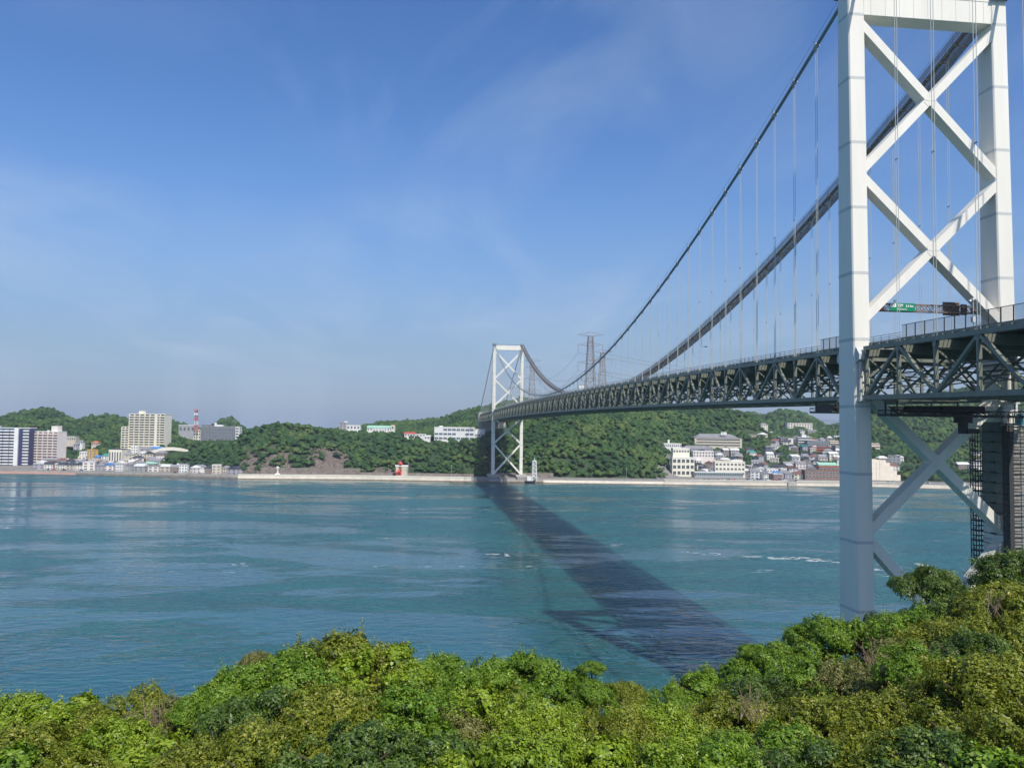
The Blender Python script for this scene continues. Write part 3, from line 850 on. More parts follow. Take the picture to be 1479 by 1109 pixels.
# per column: C D E F G as (distance or shore offset, photo row)
T_ = {
 -500: [('s', 100, 677), (1060, 655), (1180, 630), (1350, 600), (1600, 640)],
 0: [('s', 110, 678), (1060, 657), (1180, 632), (1350, 605), (1600, 640)],
 20: [('s', 110, 678), (1060, 657), (1180, 630), (1350, 600), (1600, 640)],
 40: [('s', 110, 678), (1060, 657), (1180, 628), (1350, 595), (1600, 640)],
 75: [('s', 110, 678), (1060, 657), (1180, 628), (1350, 592), (1600, 640)],
 95: [('s', 110, 678), (1060, 657), (1180, 630), (1350, 605), (1600, 640)],
 110: [('s', 110, 678), (1060, 657), (1180, 632), (1350, 609), (1600, 640)],
 130: [('s', 100, 677), (1060, 657), (1180, 630), (1350, 604), (1600, 640)],
 165: [('s', 70, 677), (960, 660), (1030, 655), (1350, 602), (1600, 640)],
 180: [('s', 50, 679), (958, 657), (1030, 653), (1350, 608), (1600, 640)],
 235: [('s', 45, 680), (955, 650), (1030, 648), (1300, 612), (1600, 650)],
 258: [('s', 40, 681), (955, 648), (1030, 645), (1250, 619), (1600, 660)],
 283: [('s', 40, 682), (960, 645), (1040, 643), (1200, 645), (1600, 665)],
 320: [('s', 30, 683), (950, 648), (1030, 643), (1150, 648), (1600, 665)],
 345: [('s', 26, 684), (910, 660), (960, 644), (1010, 640), (1600, 665)],
 355: [('s', 26, 684), (900, 663), (930, 640), (985, 626), (1500, 655)],
 375: [('s', 26, 684), (895, 663), (930, 640), (985, 620), (1500, 650)],
 400: [('s', 26, 684), (890, 665), (925, 640), (985, 616), (1500, 640)],
 440: [('s', 26, 685), (885, 668), (925, 645), (985, 620), (1400, 632)],
 470: [('s', 26, 685), (890, 668), (920, 648), (985, 626), (1350, 626)],
 515: [('s', 26, 686), (895, 672), (930, 652), (990, 633), (1350, 621)],
 550: [('s', 26, 686), (895, 672), (930, 652), (990, 633), (1350, 613)],
 610: [('s', 26, 687), (895, 672), (930, 656), (980, 638), (1350, 610)],
 640: [('s', 26, 687), (893, 672), (925, 656), (975, 640), (1350, 607)],
 660: [('s', 26, 687), (890, 672), (920, 656), (975, 641), (1320, 598)],
 690: [('s', 30, 688), (890, 672), (920, 655), (985, 636), (1300, 593)],
 720: [('s', 30, 688), (900, 665), (940, 650), (1015, 622), (1250, 587)],
 750: [('s', 30, 688), (905, 660), (940, 648), (1015, 620), (1230, 578)],
 765: [('s', 30, 689), (905, 658), (940, 645), (1010, 618), (1220, 579)],
 800: [('s', 28, 689), (905, 660), (950, 640), (1040, 610), (1200, 583)],
 850: [('s', 28, 690), (905, 662), (950, 640), (1050, 608), (1200, 586)],
 900: [('s', 28, 691), (905, 664), (950, 645), (1050, 612), (1220, 586)],
 950: [('s', 30, 692), (915, 668), (970, 648), (1060, 620), (1250, 588)],
 985: [('s', 60, 690), (960, 672), (1030, 655), (1100, 630), (1260, 591)],
 1040: [('s', 90, 688), (1000, 670), (1080, 652), (1160, 634), (1270, 594)],
 1060: [('s', 90, 688), (1000, 670), (1080, 652), (1160, 636), (1270, 595)],
 1083: [('s', 90, 688), (1000, 670), (1080, 653), (1160, 638), (1250, 601)],
 1102: [('s', 90, 688), (1000, 670), (1080, 653), (1150, 640), (1230, 616)],
 1122: [('s', 90, 688), (1000, 670), (1080, 654), (1160, 646), (1230, 637)],
 1150: [('s', 90, 688), (1000, 670), (1100, 656), (1200, 645), (1330, 634)],
 1180: [('s', 90, 688), (1000, 672), (1100, 658), (1200, 645), (1350, 630)],
 1210: [('s', 80, 689), (980, 674), (1090, 658), (1200, 643), (1350, 624)],
 1240: [('s', 70, 690), (960, 672), (1080, 655), (1200, 630), (1400, 600)],
 1260: [('s', 60, 691), (950, 668), (1080, 652), (1200, 626), (1430, 580)],
 1300: [('s', 60, 692), (950, 668), (1080, 650), (1200, 622), (1430, 578)],
 1400: [('s', 60, 692), (950, 668), (1080, 650), (1200, 618), (1430, 562)],
 1479: [('s', 60, 694), (950, 670), (1080, 650), (1200, 612), (1430, 552)],
 2200: [('s', 60, 700), (950, 675), (1080, 650), (1200, 612), (1430, 560)],
}
TU = sorted(T_)
def col_at(u):
    j = np.searchsorted(TU, u); j = min(max(j, 1), len(TU) - 1)
    a, b2 = TU[j - 1], TU[j]; t = min(max((u - a) / (b2 - a), 0), 1)
    ds = dshore(u)
    pts = [(ds, -3.0), (ds + .3, 3.6), (ds + 24, 3.9)]
    for pa, pb in zip(T_[a], T_[b2]):
        da = dshore(a) + pa[1] if pa[0] == 's' else pa[0]; db = dshore(b2) + pb[1] if pb[0] == 's' else pb[0]
        za, zb = zat(a, pa[-1], da), zat(b2, pb[-1], db)
        d_, z_ = da + (db - da) * t, za + (zb - za) * t
        if pa[0] == 's': z_ = max(z_, 4.2)
        pts.append((max(d_, pts[-1][0] + 2), z_))
    pts.append((pts[-1][0] + 350, max(5, pts[-1][1] - 60)))
    pts.append((pts[-1][0] + 1500, 4.0))
    return np.array(pts)
GU = np.arange(-500, 2201, 6.0)
COLS = [col_at(u) for u in GU]
def ground_z(u, d):
    """terrain height on bearing u at level distance d"""
    i = (np.asarray(u, float) + 500) / 6.0; i = np.clip(i, 0, len(GU) - 1.001); k = i.astype(int); f = i - k
    out = np.empty(np.shape(u))
    for idx in np.ndindex(np.shape(u)):
        kk = k[idx]; ff = f[idx]; dd = np.asarray(d)[idx]
        za = np.interp(dd, COLS[kk][:, 0], COLS[kk][:, 1]); zb = np.interp(dd, COLS[kk + 1][:, 0], COLS[kk + 1][:, 1])
        out[idx] = za * (1 - ff) + zb * ff
    return out
GD = np.concatenate([np.linspace(0, 30, 9), np.linspace(36, 460, 60), np.linspace(480, 1400, 20)])
nu, nd = len(GU), len(GD) + 1
V = np.zeros((nu, nd, 3)); urb = np.zeros((nu, nd)); rock = np.zeros((nu, nd))
ZG = np.zeros((nu, nd)); DG = np.zeros((nu, nd))
for i, u in enumerate(GU):
    ds = dshore(u)
    dd = np.concatenate([[ds], ds + .3 + GD]); dd[1] = ds + .3
    z = np.interp(dd, COLS[i][:, 0], COLS[i][:, 1])
    r = ray(u, 614.0); k = dd / (r[0] * FH[0] + r[1] * FH[1])
    V[i, :, 0] = CAM[0] + r[0] * k; V[i, :, 1] = CAM[1] + r[1] * k
    off = dd - ds
    amp = np.clip((off - 30) / 60, 0, 1) * 3.0
    z = z + (fbm(V[i, :, 0] / 45, V[i, :, 1] / 45, 4, 3) - .47) * amp
    V[i, :, 2] = z; DG[i] = dd
    town = 0.0
    if u < 165: town = np.clip((125 - off) / 15, 0, 1)
    elif u < 345: town = np.clip((42 - off) / 10, 0, 1)
    elif u < 950: town = np.clip((27 - off) / 3, 0, 1)
    elif u < 1250: town = np.clip((150 - off) / 40, 0, 1)
    else: town = np.clip((40 - off) / 10, 0, 1)
    urb[i] = town
    rk = 0.0
    if 318 < u < 425: rk = np.clip((off - 24) / 4, 0, 1) * np.clip((80 - off) / 20, 0, 1)
    if 445 < u < 505: rk = np.clip((off - 24) / 4, 0, 1) * np.clip((85 - off) / 14, 0, 1)
    if 540 < u < 575: rk = np.clip((off - 24) / 4, 0, 1) * np.clip((42 - off) / 8, 0, 1)
    rock[i] = rk
    jag = (fbm(V[i, :, 0] / 6, V[i, :, 1] / 6, 4, 9) - .45) * 11
    V[i, :, 2] += rk * jag
idx = np.arange(nu * nd).reshape(nu, nd)
F_ = np.stack([idx[:-1, :-1], idx[:-1, 1:], idx[1:, 1:], idx[1:, :-1]], -1).reshape(-1, 4)
gm, n, b = new_mat('far_ground')
L = n.links.new
geo = N(n, 'ShaderNodeNewGeometry')
ns = N(n, 'ShaderNodeTexNoise', _Scale=.08, _Detail=6.0, _Roughness=.65); L(geo.outputs['Position'], ns.inputs['Vector'])
def ramp(n, fac, stops):
    r = N(n, 'ShaderNodeValToRGB'); e = r.color_ramp.elements
    while len(e) < len(stops): e.new(.5)
    for k, (p, c) in enumerate(stops): e[k].position = p; e[k].color = tuple(c) + (1,)
    n.links.new(fac, r.inputs[0]); return r.outputs[0]
soil = ramp(n, ns.outputs['Fac'], [(.3, (.016, .040, .015)), (.5, (.030, .066, .022)), (.72, (.055, .080, .030))])
pave = ramp(n, ns.outputs['Fac'], [(.3, (.16, .155, .15)), (.55, (.26, .25, .23)), (.75, (.12, .13, .09))])
mpr = N(n, 'ShaderNodeMapping'); mpr.inputs['Scale'].default_value = (.5, .5, .06); L(geo.outputs['Position'], mpr.inputs[0])
nr2 = N(n, 'ShaderNodeTexNoise', _Scale=.6, _Detail=6.0, _Roughness=.7, _Distortion=.6); L(mpr.outputs[0], nr2.inputs['Vector'])
rockc = ramp(n, nr2.outputs['Fac'], [(.34, (.045, .05, .028)), (.47, (.12, .098, .08)), (.6, (.19, .155, .13)), (.74, (.25, .22, .19))])
au = N(n, 'ShaderNodeAttribute', attribute_name='urban'); ar = N(n, 'ShaderNodeAttribute', attribute_name='rock')
m1 = N(n, 'ShaderNodeMix', data_type='RGBA'); L(au.outputs['Fac'], m1.inputs[0]); L(soil, m1.inputs[6]); L(pave, m1.inputs[7])
m2 = N(n, 'ShaderNodeMix', data_type='RGBA'); L(ar.outputs['Fac'], m2.inputs[0]); L(m1.outputs[2], m2.inputs[6]); L(rockc, m2.inputs[7])
L(m2.outputs[2], b.inputs['Base Color']); b.inputs['Roughness'].default_value = .95
n3 = N(n, 'ShaderNodeTexNoise', _Scale=.35, _Detail=5.0); L(geo.outputs['Position'], n3.inputs['Vector'])
bp = N(n, 'ShaderNodeBump', _Strength=.8); bp.inputs['Distance'].default_value = 1.5; L(n3.outputs['Fac'], bp.inputs['Height']); L(bp.outputs[0], b.inputs['Normal'])
me = big_mesh('far_shore_hills', V.reshape(-1, 3), F_, gm, {'urban': urb.ravel(), 'rock': rock.ravel()}, False)
o = bpy.data.objects.new('far_shore_hills', me); COL.objects.link(o)
tag(o, 'wooded hills and town ground of the opposite shore', kind='structure')
def on_ground(u, v, d0=None):
    """first far-shore ground point seen at photo position (u, v)"""
    k = int(np.clip((u + 500) / 6.0, 0, len(GU) - 1)); c = COLS[k]
    for d in np.arange(dshore(u) + .5, c[-1, 0], 2.0):
        if np.interp(d, c[:, 0], c[:, 1]) >= pix(u, v, d)[2] - .05: return d
    return 1200.0

# second range of hills behind
def back_hill(name, pts, d, depth, label):
    us = np.arange(pts[0][0], pts[-1][0] + 1, 5.0)
    vv = np.interp(us, [p[0] for p in pts], [p[1] for p in pts])
    rows = np.linspace(-1, 1.2, 14); V = []
    for u, v in zip(us, vv):
        zc = zat(u, v, d)
        for r_ in rows:
            dd = d + r_ * depth; k = max(0, 1 - abs(r_) ** 1.6)
            p = hz(u, 0, dd); z = 2 + (zc - 2) * k + (fbm(np.array(p[0] / 60), np.array(p[1] / 60), 4, 5) - .47) * 14 * k
            V.append((p[0], p[1], z))
    V = np.array(V); nr = len(rows)
    ix = np.arange(len(V)).reshape(-1, nr)
    F_ = np.stack([ix[:-1, :-1], ix[:-1, 1:], ix[1:, 1:], ix[1:, :-1]], -1).reshape(-1, 4)
    me = big_mesh(name, V, F_, gm, {'urban': np.zeros(len(V)), 'rock': np.zeros(len(V))})
    o = bpy.data.objects.new(name, me); COL.objects.link(o); tag(o, label, kind='structure')
    return V.reshape(-1, nr, 3), us, rows
BH = []
BH.append(back_hill('hill', [(180, 640), (215, 614), (238, 608), (262, 616), (274, 620), (300, 622), (322, 610), (336, 610), (350, 622), (375, 640), (420, 626), (450, 628), (500, 625), (540, 640)], 1750, 260, 'small blue green hills behind the grey block on the left'))
BH.append(back_hill('hill', [(1060, 612), (1083, 603), (1102, 604), (1112, 600), (1132, 596), (1150, 598), (1168, 603), (1184, 611), (1193, 618), (1211, 615), (1240, 600), (1290, 610), (1340, 640)], 1800, 330, 'round hill behind the right-hand town, between the main hill and the near tower'))
BH.append(back_hill('hill', [(1040, 620), (1080, 598), (1092, 598), (1108, 606), (1130, 620)], 2500, 300, 'pale distant hill behind the main hill'))

# ------------------------------------------------------------------ far woods
def leafmat(name, stops, scale_big=.02, trans=.0):
    m, n, b = new_mat(name); L = n.links.new
    geo = N(n, 'ShaderNodeNewGeometry')
    at = N(n, 'ShaderNodeAttribute', attribute_name='tone')
    nb = N(n, 'ShaderNodeTexNoise', _Scale=scale_big, _Detail=5.0, _Roughness=.6); L(geo.outputs['Position'], nb.inputs['Vector'])
    nf = N(n, 'ShaderNodeTexNoise', _Scale=.9, _Detail=3.0, _Roughness=.7); L(geo.outputs['Position'], nf.inputs['Vector'])
    a1 = N(n, 'ShaderNodeMath', operation='MULTIPLY'); a1.inputs[1].default_value = .42; L(at.outputs['Fac'], a1.inputs[0])
    a2 = N(n, 'ShaderNodeMath', operation='MULTIPLY_ADD'); a2.inputs[1].default_value = .55; L(nb.outputs['Fac'], a2.inputs[0]); L(a1.outputs[0], a2.inputs[2])
    a3 = N(n, 'ShaderNodeMath', operation='MULTIPLY_ADD'); a3.inputs[1].default_value = .25; L(nf.outputs['Fac'], a3.inputs[0]); L(a2.outputs[0], a3.inputs[2])
    L(ramp(n, a3.outputs[0], stops), b.inputs['Base Color'])
    b.inputs['Roughness'].default_value = .75; b.inputs['Specular IOR Level'].default_value = .25
    bp = N(n, 'ShaderNodeBump', _Strength=1.0); bp.inputs['Distance'].default_value = 1.2; L(nf.outputs['Fac'], bp.inputs['Height']); L(bp.outputs[0], b.inputs['Normal'])
    return m
MAT['wood_far'] = leafmat('far_tree_crowns', [(.28, (.012, .036, .016)), (.46, (.026, .070, .024)), (.62, (.050, .110, .030)), (.80, (.10, .150, .040))])
def ico():
    t = (1 + 5 ** .5) / 2
    v = np.array([(-1, t, 0), (1, t, 0), (-1, -t, 0), (1, -t, 0), (0, -1, t), (0, 1, t), (0, -1, -t), (0, 1, -t), (t, 0, -1), (t, 0, 1), (-t, 0, -1), (-t, 0, 1)], float)
    f = [(0, 11, 5), (0, 5, 1), (0, 1, 7), (0, 7, 10), (0, 10, 11), (1, 5, 9), (5, 11, 4), (11, 10, 2), (10, 7, 6), (7, 1, 8), (3, 9, 4), (3, 4, 2), (3, 2, 6), (3, 6, 8), (3, 8, 9), (4, 9, 5), (2, 4, 11), (6, 2, 10), (8, 6, 7), (9, 8, 1)]
    v /= np.linalg.norm(v[0]); v = [tuple(p) for p in v]; F2 = []; cache = {}
    def mid(a, b):
        k = (min(a, b), max(a, b))
        if k not in cache:
            p = (np.array(v[a]) + np.array(v[b])) / 2; v.append(tuple(p / np.linalg.norm(p))); cache[k] = len(v) - 1
        return cache[k]
    for a, b, c in f:
        x, y, z = mid(a, b), mid(b, c), mid(c, a); F2 += [(a, x, z), (b, y, x), (c, z, y), (x, y, z)]
    v = np.array(v); F2 = np.array(F2)
    keep = [i for i, ff in enumerate(F2) if v[ff][:, 2].mean() > -.12]
    F2 = F2[keep]
    used = np.unique(F2); remap = -np.ones(len(v), int); remap[used] = np.arange(len(used))
    return v[used], remap[F2]
IV, IF = ico()
def blobs(P, R, tone, name, label, mat):
    """lumpy crowns: P (n,3) centres, R (n,) radii"""
    n_ = len(P); nv = len(IV)
    J = 1 + (rng.random((n_, nv, 1)) - .5) * .78
    a = rng.random(n_) * 6.283; ca, sa = np.cos(a), np.sin(a)
    X = IV[None] * J
    X2 = np.stack([X[..., 0] * ca[:, None] - X[..., 1] * sa[:, None], X[..., 0] * sa[:, None] + X[..., 1] * ca[:, None], X[..., 2] * (.6 + .5 * rng.random((n_, 1)))], -1)
    V = P[:, None] + X2 * R[:, None, None]
    F_ = (IF[None] + (np.arange(n_) * nv)[:, None, None]).reshape(-1, 3)
    tv = np.repeat(tone[:, None], nv, 1) + (rng.random((n_, nv)) - .5) * .3
    me = big_mesh(name, V.reshape(-1, 3), F_, mat, {'tone': tv.ravel()})
    o = bpy.data.objects.new(name, me); COL.objects.link(o)
    return tag(o, label, kind='stuff')
_dg = 700 + 5.0 * np.arange(260)
CREST = np.array([np.maximum.accumulate((np.interp(_dg, c[:, 0], c[:, 1], left=-60) - CAM[2]) / _dg) for c in COLS])
CLEAR = []          # (u0, u1, d0, d1) footprints kept free of trees
def wood_points(n_try, u0, u1, o0, o1, sel):
    u = rng.uniform(u0, u1, n_try); off = rng.uniform(o0, o1, n_try)
    d = dshore(u) + off
    keep = rng.random(n_try) < (d / (d.max())) * 1.0
    u, off, d = u[keep], off[keep], d[keep]
    k = sel(u, off, d); u, off, d = u[k], off[k], d[k]
    for a, b_, c, e in CLEAR:
        m_ = ~((u > a) & (u < b_) & (d > c) & (d < e)); u, off, d = u[m_], off[m_], d[m_]
    z = ground_z(u, d)
    # only where the slope faces the strait: skip ground hidden behind a crest
    ki = np.clip(((u + 500) / 6.0).astype(int), 0, len(GU) - 1)
    vis = np.array([(z[i] + 9 - CAM[2]) / d[i] >= CREST[ki[i], min(int((d[i] - 700) / 5), CREST.shape[1] - 1)] for i in range(len(u))])
    u, d, z = u[vis], d[vis], z[vis]
    r = np.array([ray(x, 614.0) for x in u]); k = d / (r[:, 0] * FH[0] + r[:, 1] * FH[1])
    P = np.stack([CAM[0] + r[:, 0] * k, CAM[1] + r[:, 1] * k, z], -1)
    return u, d, P
# ------------------------------------------------------------------ buildings of the far shore
def fr_at(u, v, d, rot=0.0):
    p = pix(u, v, d)
    ang = math.atan2(RH[1], RH[0]) + rot
    return p, ang
_bcache = {}
def shared_box(name, w, dpt, h, mat):
    k = (name, round(w, 2), round(dpt, 2), round(h, 2), mat.name)
    if k not in _bcache:
        m = MB(); m.box(-w / 2, -dpt, 0, w / 2, 0, h); me = m.mesh(name); me.materials.append(mat); _bcache[k] = me
    return _bcache[k]
def shared_window(w, h, glass, frame):
    k = ('win', round(w, 2), round(h, 2), glass.name, frame.name)
    if k not in _bcache:
        m = MB(); m.box(-w / 2, -.10, 0, w / 2, .02, h)                      # glass
        t = .12
        nb = len(m.f)
        m.box(-w / 2 - t, -.2, -t, -w / 2, .02, h + t); m.box(w / 2, -.2, -t, w / 2 + t, .02, h + t)
        m.box(-w / 2, -.2, h, w / 2, .02, h + t); m.box(-w / 2, -.26, -t, w / 2, .02, 0)
        if w > 1.6: m.box(-.06, -.16, 0, .06, -.101, h)
        me = m.mesh('window'); me.materials.append(glass); me.materials.append(frame)
        for i, p in enumerate(me.polygons): p.material_index = 0 if i < nb else 1
        _bcache[k] = me
    return _bcache[k]
def roof_mesh(kind, w, dpt, h, mat, eave=.5, over=.45):
    m = MB()
    x, y0, y1 = w / 2 + over, -over, dpt + over
    if kind == 'gable_x':       # ridge runs left-right
        ym = (y0 + y1) / 2
        m.add([(-x, y0, 0), (x, y0, 0), (x, y1, 0), (-x, y1, 0), (-x, ym, h), (x, ym, h)], [(0, 1, 5, 4), (2, 3, 4, 5), (0, 4, 3), (1, 2, 5), (0, 3, 2, 1)])
    elif kind == 'gable_y':
        m.add([(-x, y0, 0), (x, y0, 0), (x, y1, 0), (-x, y1, 0), (0, y0, h), (0, y1, h)], [(1, 2, 5, 4), (3, 0, 4, 5), (0, 1, 4), (2, 3, 5), (0, 3, 2, 1)])
    elif kind == 'hip':
        k = min(w, dpt) * .42; ym = (y0 + y1) / 2
        m.add([(-x, y0, 0), (x, y0, 0), (x, y1, 0), (-x, y1, 0), (-x + k, ym, h), (x - k, ym, h)], [(0, 1, 5, 4), (2, 3, 4, 5), (3, 0, 4), (1, 2, 5), (0, 3, 2, 1)])
    elif kind == 'shed':
        m.add([(-x, y0, 0), (x, y0, 0), (x, y1, 0), (-x, y1, 0), (-x, y1, h), (x, y1, h)], [(0, 1, 5, 4), (2, 3, 4, 5), (0, 4, 3), (1, 2, 5), (0, 3, 2, 1)])
    return m
def building(name, label, cat, u0, u1, vt, vb, d=None, dep=12.0, rot=0.0, floors=2, bays=3, wall='w_white', roof='flat', roofmat='r_dark',
             win=(.5, .5), glass='glass', style='win', rail=None, group=None, roof_h=None, tank=None, clear=True, skip=(), frame='w_white', found=3.0):
    uc = (u0 + u1) / 2
    if d is None: d = on_ground(uc, vb)
    p, ang = fr_at(uc, vb, d, rot)
    w = (u1 - u0) * d / FPX / max(.6, math.cos(rot))
    hgt = (vb - vt) * d / FPX
    rh = 0
    if roof != 'flat':
        rh = roof_h if roof_h else min(hgt * .42, 2.6); hgt -= rh
    B = empty(name, p, ang); tag(B, label, cat, group)
    m = MB(); m.box(-w / 2, 0, -found, w / 2, dep, hgt); link('wall', m, MAT[wall], B)
    if roof == 'flat':
        m = MB(); e = .25
        m.box(-w / 2 - e, -e, hgt, w / 2 + e, -e + .3, hgt + .7); m.box(-w / 2 - e, dep + e - .3, hgt, w / 2 + e, dep + e, hgt + .7)
        m.box(-w / 2 - e, -e + .3, hgt, -w / 2 - e + .3, dep + e - .3, hgt + .7); m.box(w / 2 + e - .3, -e + .3, hgt, w / 2 + e, dep + e - .3, hgt + .7)
        link('parapet', m, MAT[roofmat], B)
    else:
        m = roof_mesh(roof, w, dep, rh, MAT[roofmat]); link('roof', m, MAT[roofmat], B, (0, 0, hgt))
    if tank:
        for (fx, tw, th, mt) in tank:
            m = MB(); m.box(fx * w - tw / 2, dep * .35, hgt, fx * w + tw / 2, dep * .35 + min(tw, dep * .5), hgt + th); link('roof_house', m, MAT[mt], B)
    fh = hgt / floors; bw = w / bays
    if style == 'win':
        me = shared_window(bw * win[0], fh * win[1], MAT[glass], MAT[frame])
        for f in range(floors):
            for k in range(bays):
                if (f, k) in skip: continue
                link('window', me, None, B, (-w / 2 + bw * (k + .5), 0, fh * f + fh * (1 - win[1]) * .5))
        if w < 40 and dep > 7 and abs(rot) > -1:                              # gable-end windows
            for f in range(floors):
                for sx in (-1, 1):
                    o = link('window', me, None, B, (sx * w / 2, dep * .4, fh * f + fh * (1 - win[1]) * .5)); o.rotation_euler = (0, 0, sx * math.pi / 2)
    elif style == 'balcony':
        rl = MAT[rail or wall]
        slab = shared_box('balcony', bw * .94, 1.5, fh * .40, rl)
        gl_ = shared_box('balcony_door', bw * .8, .06, fh * .52, MAT[glass])
        fin = shared_box('fin_wall', .22, 1.6, hgt, MAT[wall])
        for f in range(floors):
            for k in range(bays):
                if (f, k) in skip: continue
                x = -w / 2 + bw * (k + .5)
                link('balcony', slab, None, B, (x, 0, fh * f + .02))
                link('balcony_door', gl_, None, B, (x, -.01, fh * f + fh * .42))
        for k in range(bays + 1): link('fin_wall', fin, None, B, (-w / 2 + bw * k, 0, 0))
    elif style == 'band':
        gl_ = shared_box('ribbon_window', w * .92, .08, fh * win[1], MAT[glass])
        for f in range(floors): link('ribbon_window', gl_, None, B, (0, 0, fh * f + fh * (1 - win[1]) * .5))
    if clear:
        mg = 5
        CLEAR.append((u0 - mg * .8, u1 + mg * .8, d - 8, d + dep + 4))
    return B, w, hgt, d
bd = building
def extra_box(B, name, x0, y0, z0, x1, y1, z1, mat):
    m = MB(); m.box(x0, y0, z0, x1, y1, z1); return link(name, m, MAT[mat], B)

# --- left town
B, w, h_, d = bd('apartment_block', 'navy blue and white apartment block at the left edge of the photo', 'building', -62, 38, 618.5, 675, 950, 16, .10, 13, 11, 'w_navy', 'flat', 'w_white', style='balcony', rail='w_white', glass='glass_blue', tank=[(.0, 6, 3, 'w_white'), (-.3, 4, 3, 'w_white')], skip=[(f, 9) for f in range(13)])
extra_box(B, 'stair_column', w / 2 - 16.0, -2.2, 0, w / 2 - 11.8, 0.0, h_ + .9, 'w_white')
B, w, h_, d = bd('apartment_block', 'pinkish white apartment block with dark balconies, right of the navy one', 'building', 37, 84, 624, 674, 965, 15, -.12, 13, 6, 'w_pinkish', 'flat', 'w_white', style='balcony', rail='w_pinkish', glass='w_brown', tank=[(.27, 8, 7, 'w_pinkish'), (.05, 2, 2, 'w_white')])
B, w, h_, d = bd('apartment_block', 'tall cream apartment tower standing on the green slope', 'building', 185, 238, 598.5, 648, 975, 16, -.06, 14, 7, 'w_cream', 'flat', 'w_cream', style='balcony', rail='w_cream', glass='glass', tank=[(-.25, 5.5, 4, 'w_cream')])
extra_box(B, 'stair_column', w / 2 - 11.5, -1.9, 0, w / 2 - 9.3, 0, h_ + .6, 'w_cream')
B2, w2, h2, d2 = bd('apartment_wing', 'lower cream wing on the left side of the tall apartment tower', 'building', 175, 185.6, 617, 648, 976, 14, -.06, 9, 2, 'w_cream', 'flat', 'w_cream', style='balcony', rail='w_cream', glass='glass')
bd('podium', 'low cream podium with dark openings under the tall apartment tower', 'building', 175, 230, 649.5, 661, 966, 14, -.06, 1, 8, 'w_cream', 'flat', 'w_cream', win=(.62, .5), found=8)
bd('hall', 'cream hall with tall dark slots left of the tower podium', 'building', 156.5, 175, 649, 669, 935, 14, 0, 1, 5, 'w_cream', 'flat', 'r_dark', win=(.45, .62))
bd('office_block', 'broad dark grey six-storey block on the hill behind the slope', 'building', 290, 339, 616.5, 642, 1045, 18, .05, 6, 12, 'w_darkgrey', 'flat', 'w_grey', win=(.42, .45), glass='glass_blue', tank=[(-.38, 14, 2.4, 'w_darkgrey'), (-.02, 8, 2.6, 'w_white'), (-.13, 2.2, 5, 'w_white')])
bd('stair_tower', 'white louvred stair tower at the right end of the dark grey block', 'building', 339.5, 345, 617, 641, 1043, 10, 0, 6, 1, 'w_white', 'flat', 'w_white', win=(.7, .5))
bd('annex', 'white and cream annex left of the dark grey block', 'building', 279, 289.5, 621, 642, 1047, 12, 0, 5, 3, 'w_cream', 'flat', 'w_white')
bd('gymnasium', 'long low building with a pale roof behind the radio mast', 'building', 258, 281, 614.5, 624, 1110, 14, 0, 1, 4, 'w_grey', 'flat', 'w_white', found=20)
bd('house', 'yellow and orange four-storey house in the left town', 'house', 124.5, 133.5, 650, 664, 975, 9, -.3, 4, 2, 'w_yellow', 'flat', 'w_yellow', found=12)
bd('house', 'white three-storey house against the yellow orange one', 'house', 115, 124.3, 653, 664, 972, 9, .2, 3, 3, 'w_white', 'flat', 'w_white', found=12)
bd('house', 'cream four-storey house in front of the yellow orange one', 'house', 113, 122.5, 660, 673, 950, 8, .3, 4, 2, 'w_cream', 'flat', 'w_cream', found=8)
bd('house', 'grey three-storey house with a pale green roof by the left sea wall', 'house', 205, 222, 667, 684, 893, 10, -.2, 3, 2, 'w_grey', 'hip', 'r_green', roof_h=2.0, win=(.7, .5))
bd('house', 'white house with a steep dark gable beside the green roofed one', 'house', 240, 251, 672, 686, 888, 9, -.5, 2, 2, 'w_white', 'gable_y', 'r_dark', roof_h=4.2)
bd('house', 'low white boxy house between the green roof and the white gable', 'house', 227, 238, 674, 686, 890, 9, 0, 2, 3, 'w_white', 'flat', 'r_dark')
bd('house', 'big red-brown gabled house on the left waterfront', 'house', 138, 151, 668, 680, 905, 10, .1, 2, 2, 'w_beige', 'gable_y', 'r_brown', roof_h=4)
bd('house', 'house with a teal roof below the woods', 'house', 146, 155, 655, 664, 968, 8, 0, 2, 2, 'w_white', 'hip', 'r_teal', found=10)
bd('house', 'house with a bright blue roof below the woods', 'house', 135.5, 143.5, 657, 665, 966, 8, 0, 2, 2, 'w_grey', 'hip', 'r_blue', found=10)
bd('house', 'pink walled house at the right of the left waterfront row', 'house', 176, 183, 672, 684, 893, 8, .1, 2, 1, 'w_pinkish', 'gable_x', 'r_dark')
bd('house', 'house with a long dark tiled roof stepping up to the cliff', 'house', 300, 313, 672, 687, 872, 10, -.5, 2, 3, 'w_white', 'gable_x', 'r_dark', roof_h=5)
bd('house', 'two-storey white house with a dark roof under the cliff', 'house', 317, 329, 674, 688, 873, 9, 0, 2, 3, 'w_white', 'gable_x', 'r_dark')
bd('house', 'last house before the sea wall, pinkish wall and dark roof', 'house', 334, 348, 674, 689, 868, 9, -.25, 2, 2, 'w_pinkish', 'gable_y', 'r_dark', roof_h=3.6)
bd('house', 'dark roofed house behind the small tiled sheds left of the cliff', 'house', 259, 275, 674, 686, 880, 9, 0, 2, 4, 'w_beige', 'gable_x', 'r_dark')
bd('shed', 'low pale shed on the left waterfront near the cliff', 'shed', 285, 295, 682, 688, 868, 6, 0, 1, 3, 'w_white', 'flat', 'w_white')
p, ang = fr_at(346, 687, 864); o = empty('tarpaulin', p, ang); tag(o, 'bright blue tarpaulin pile at the foot of the last waterfront house', 'tarpaulin')
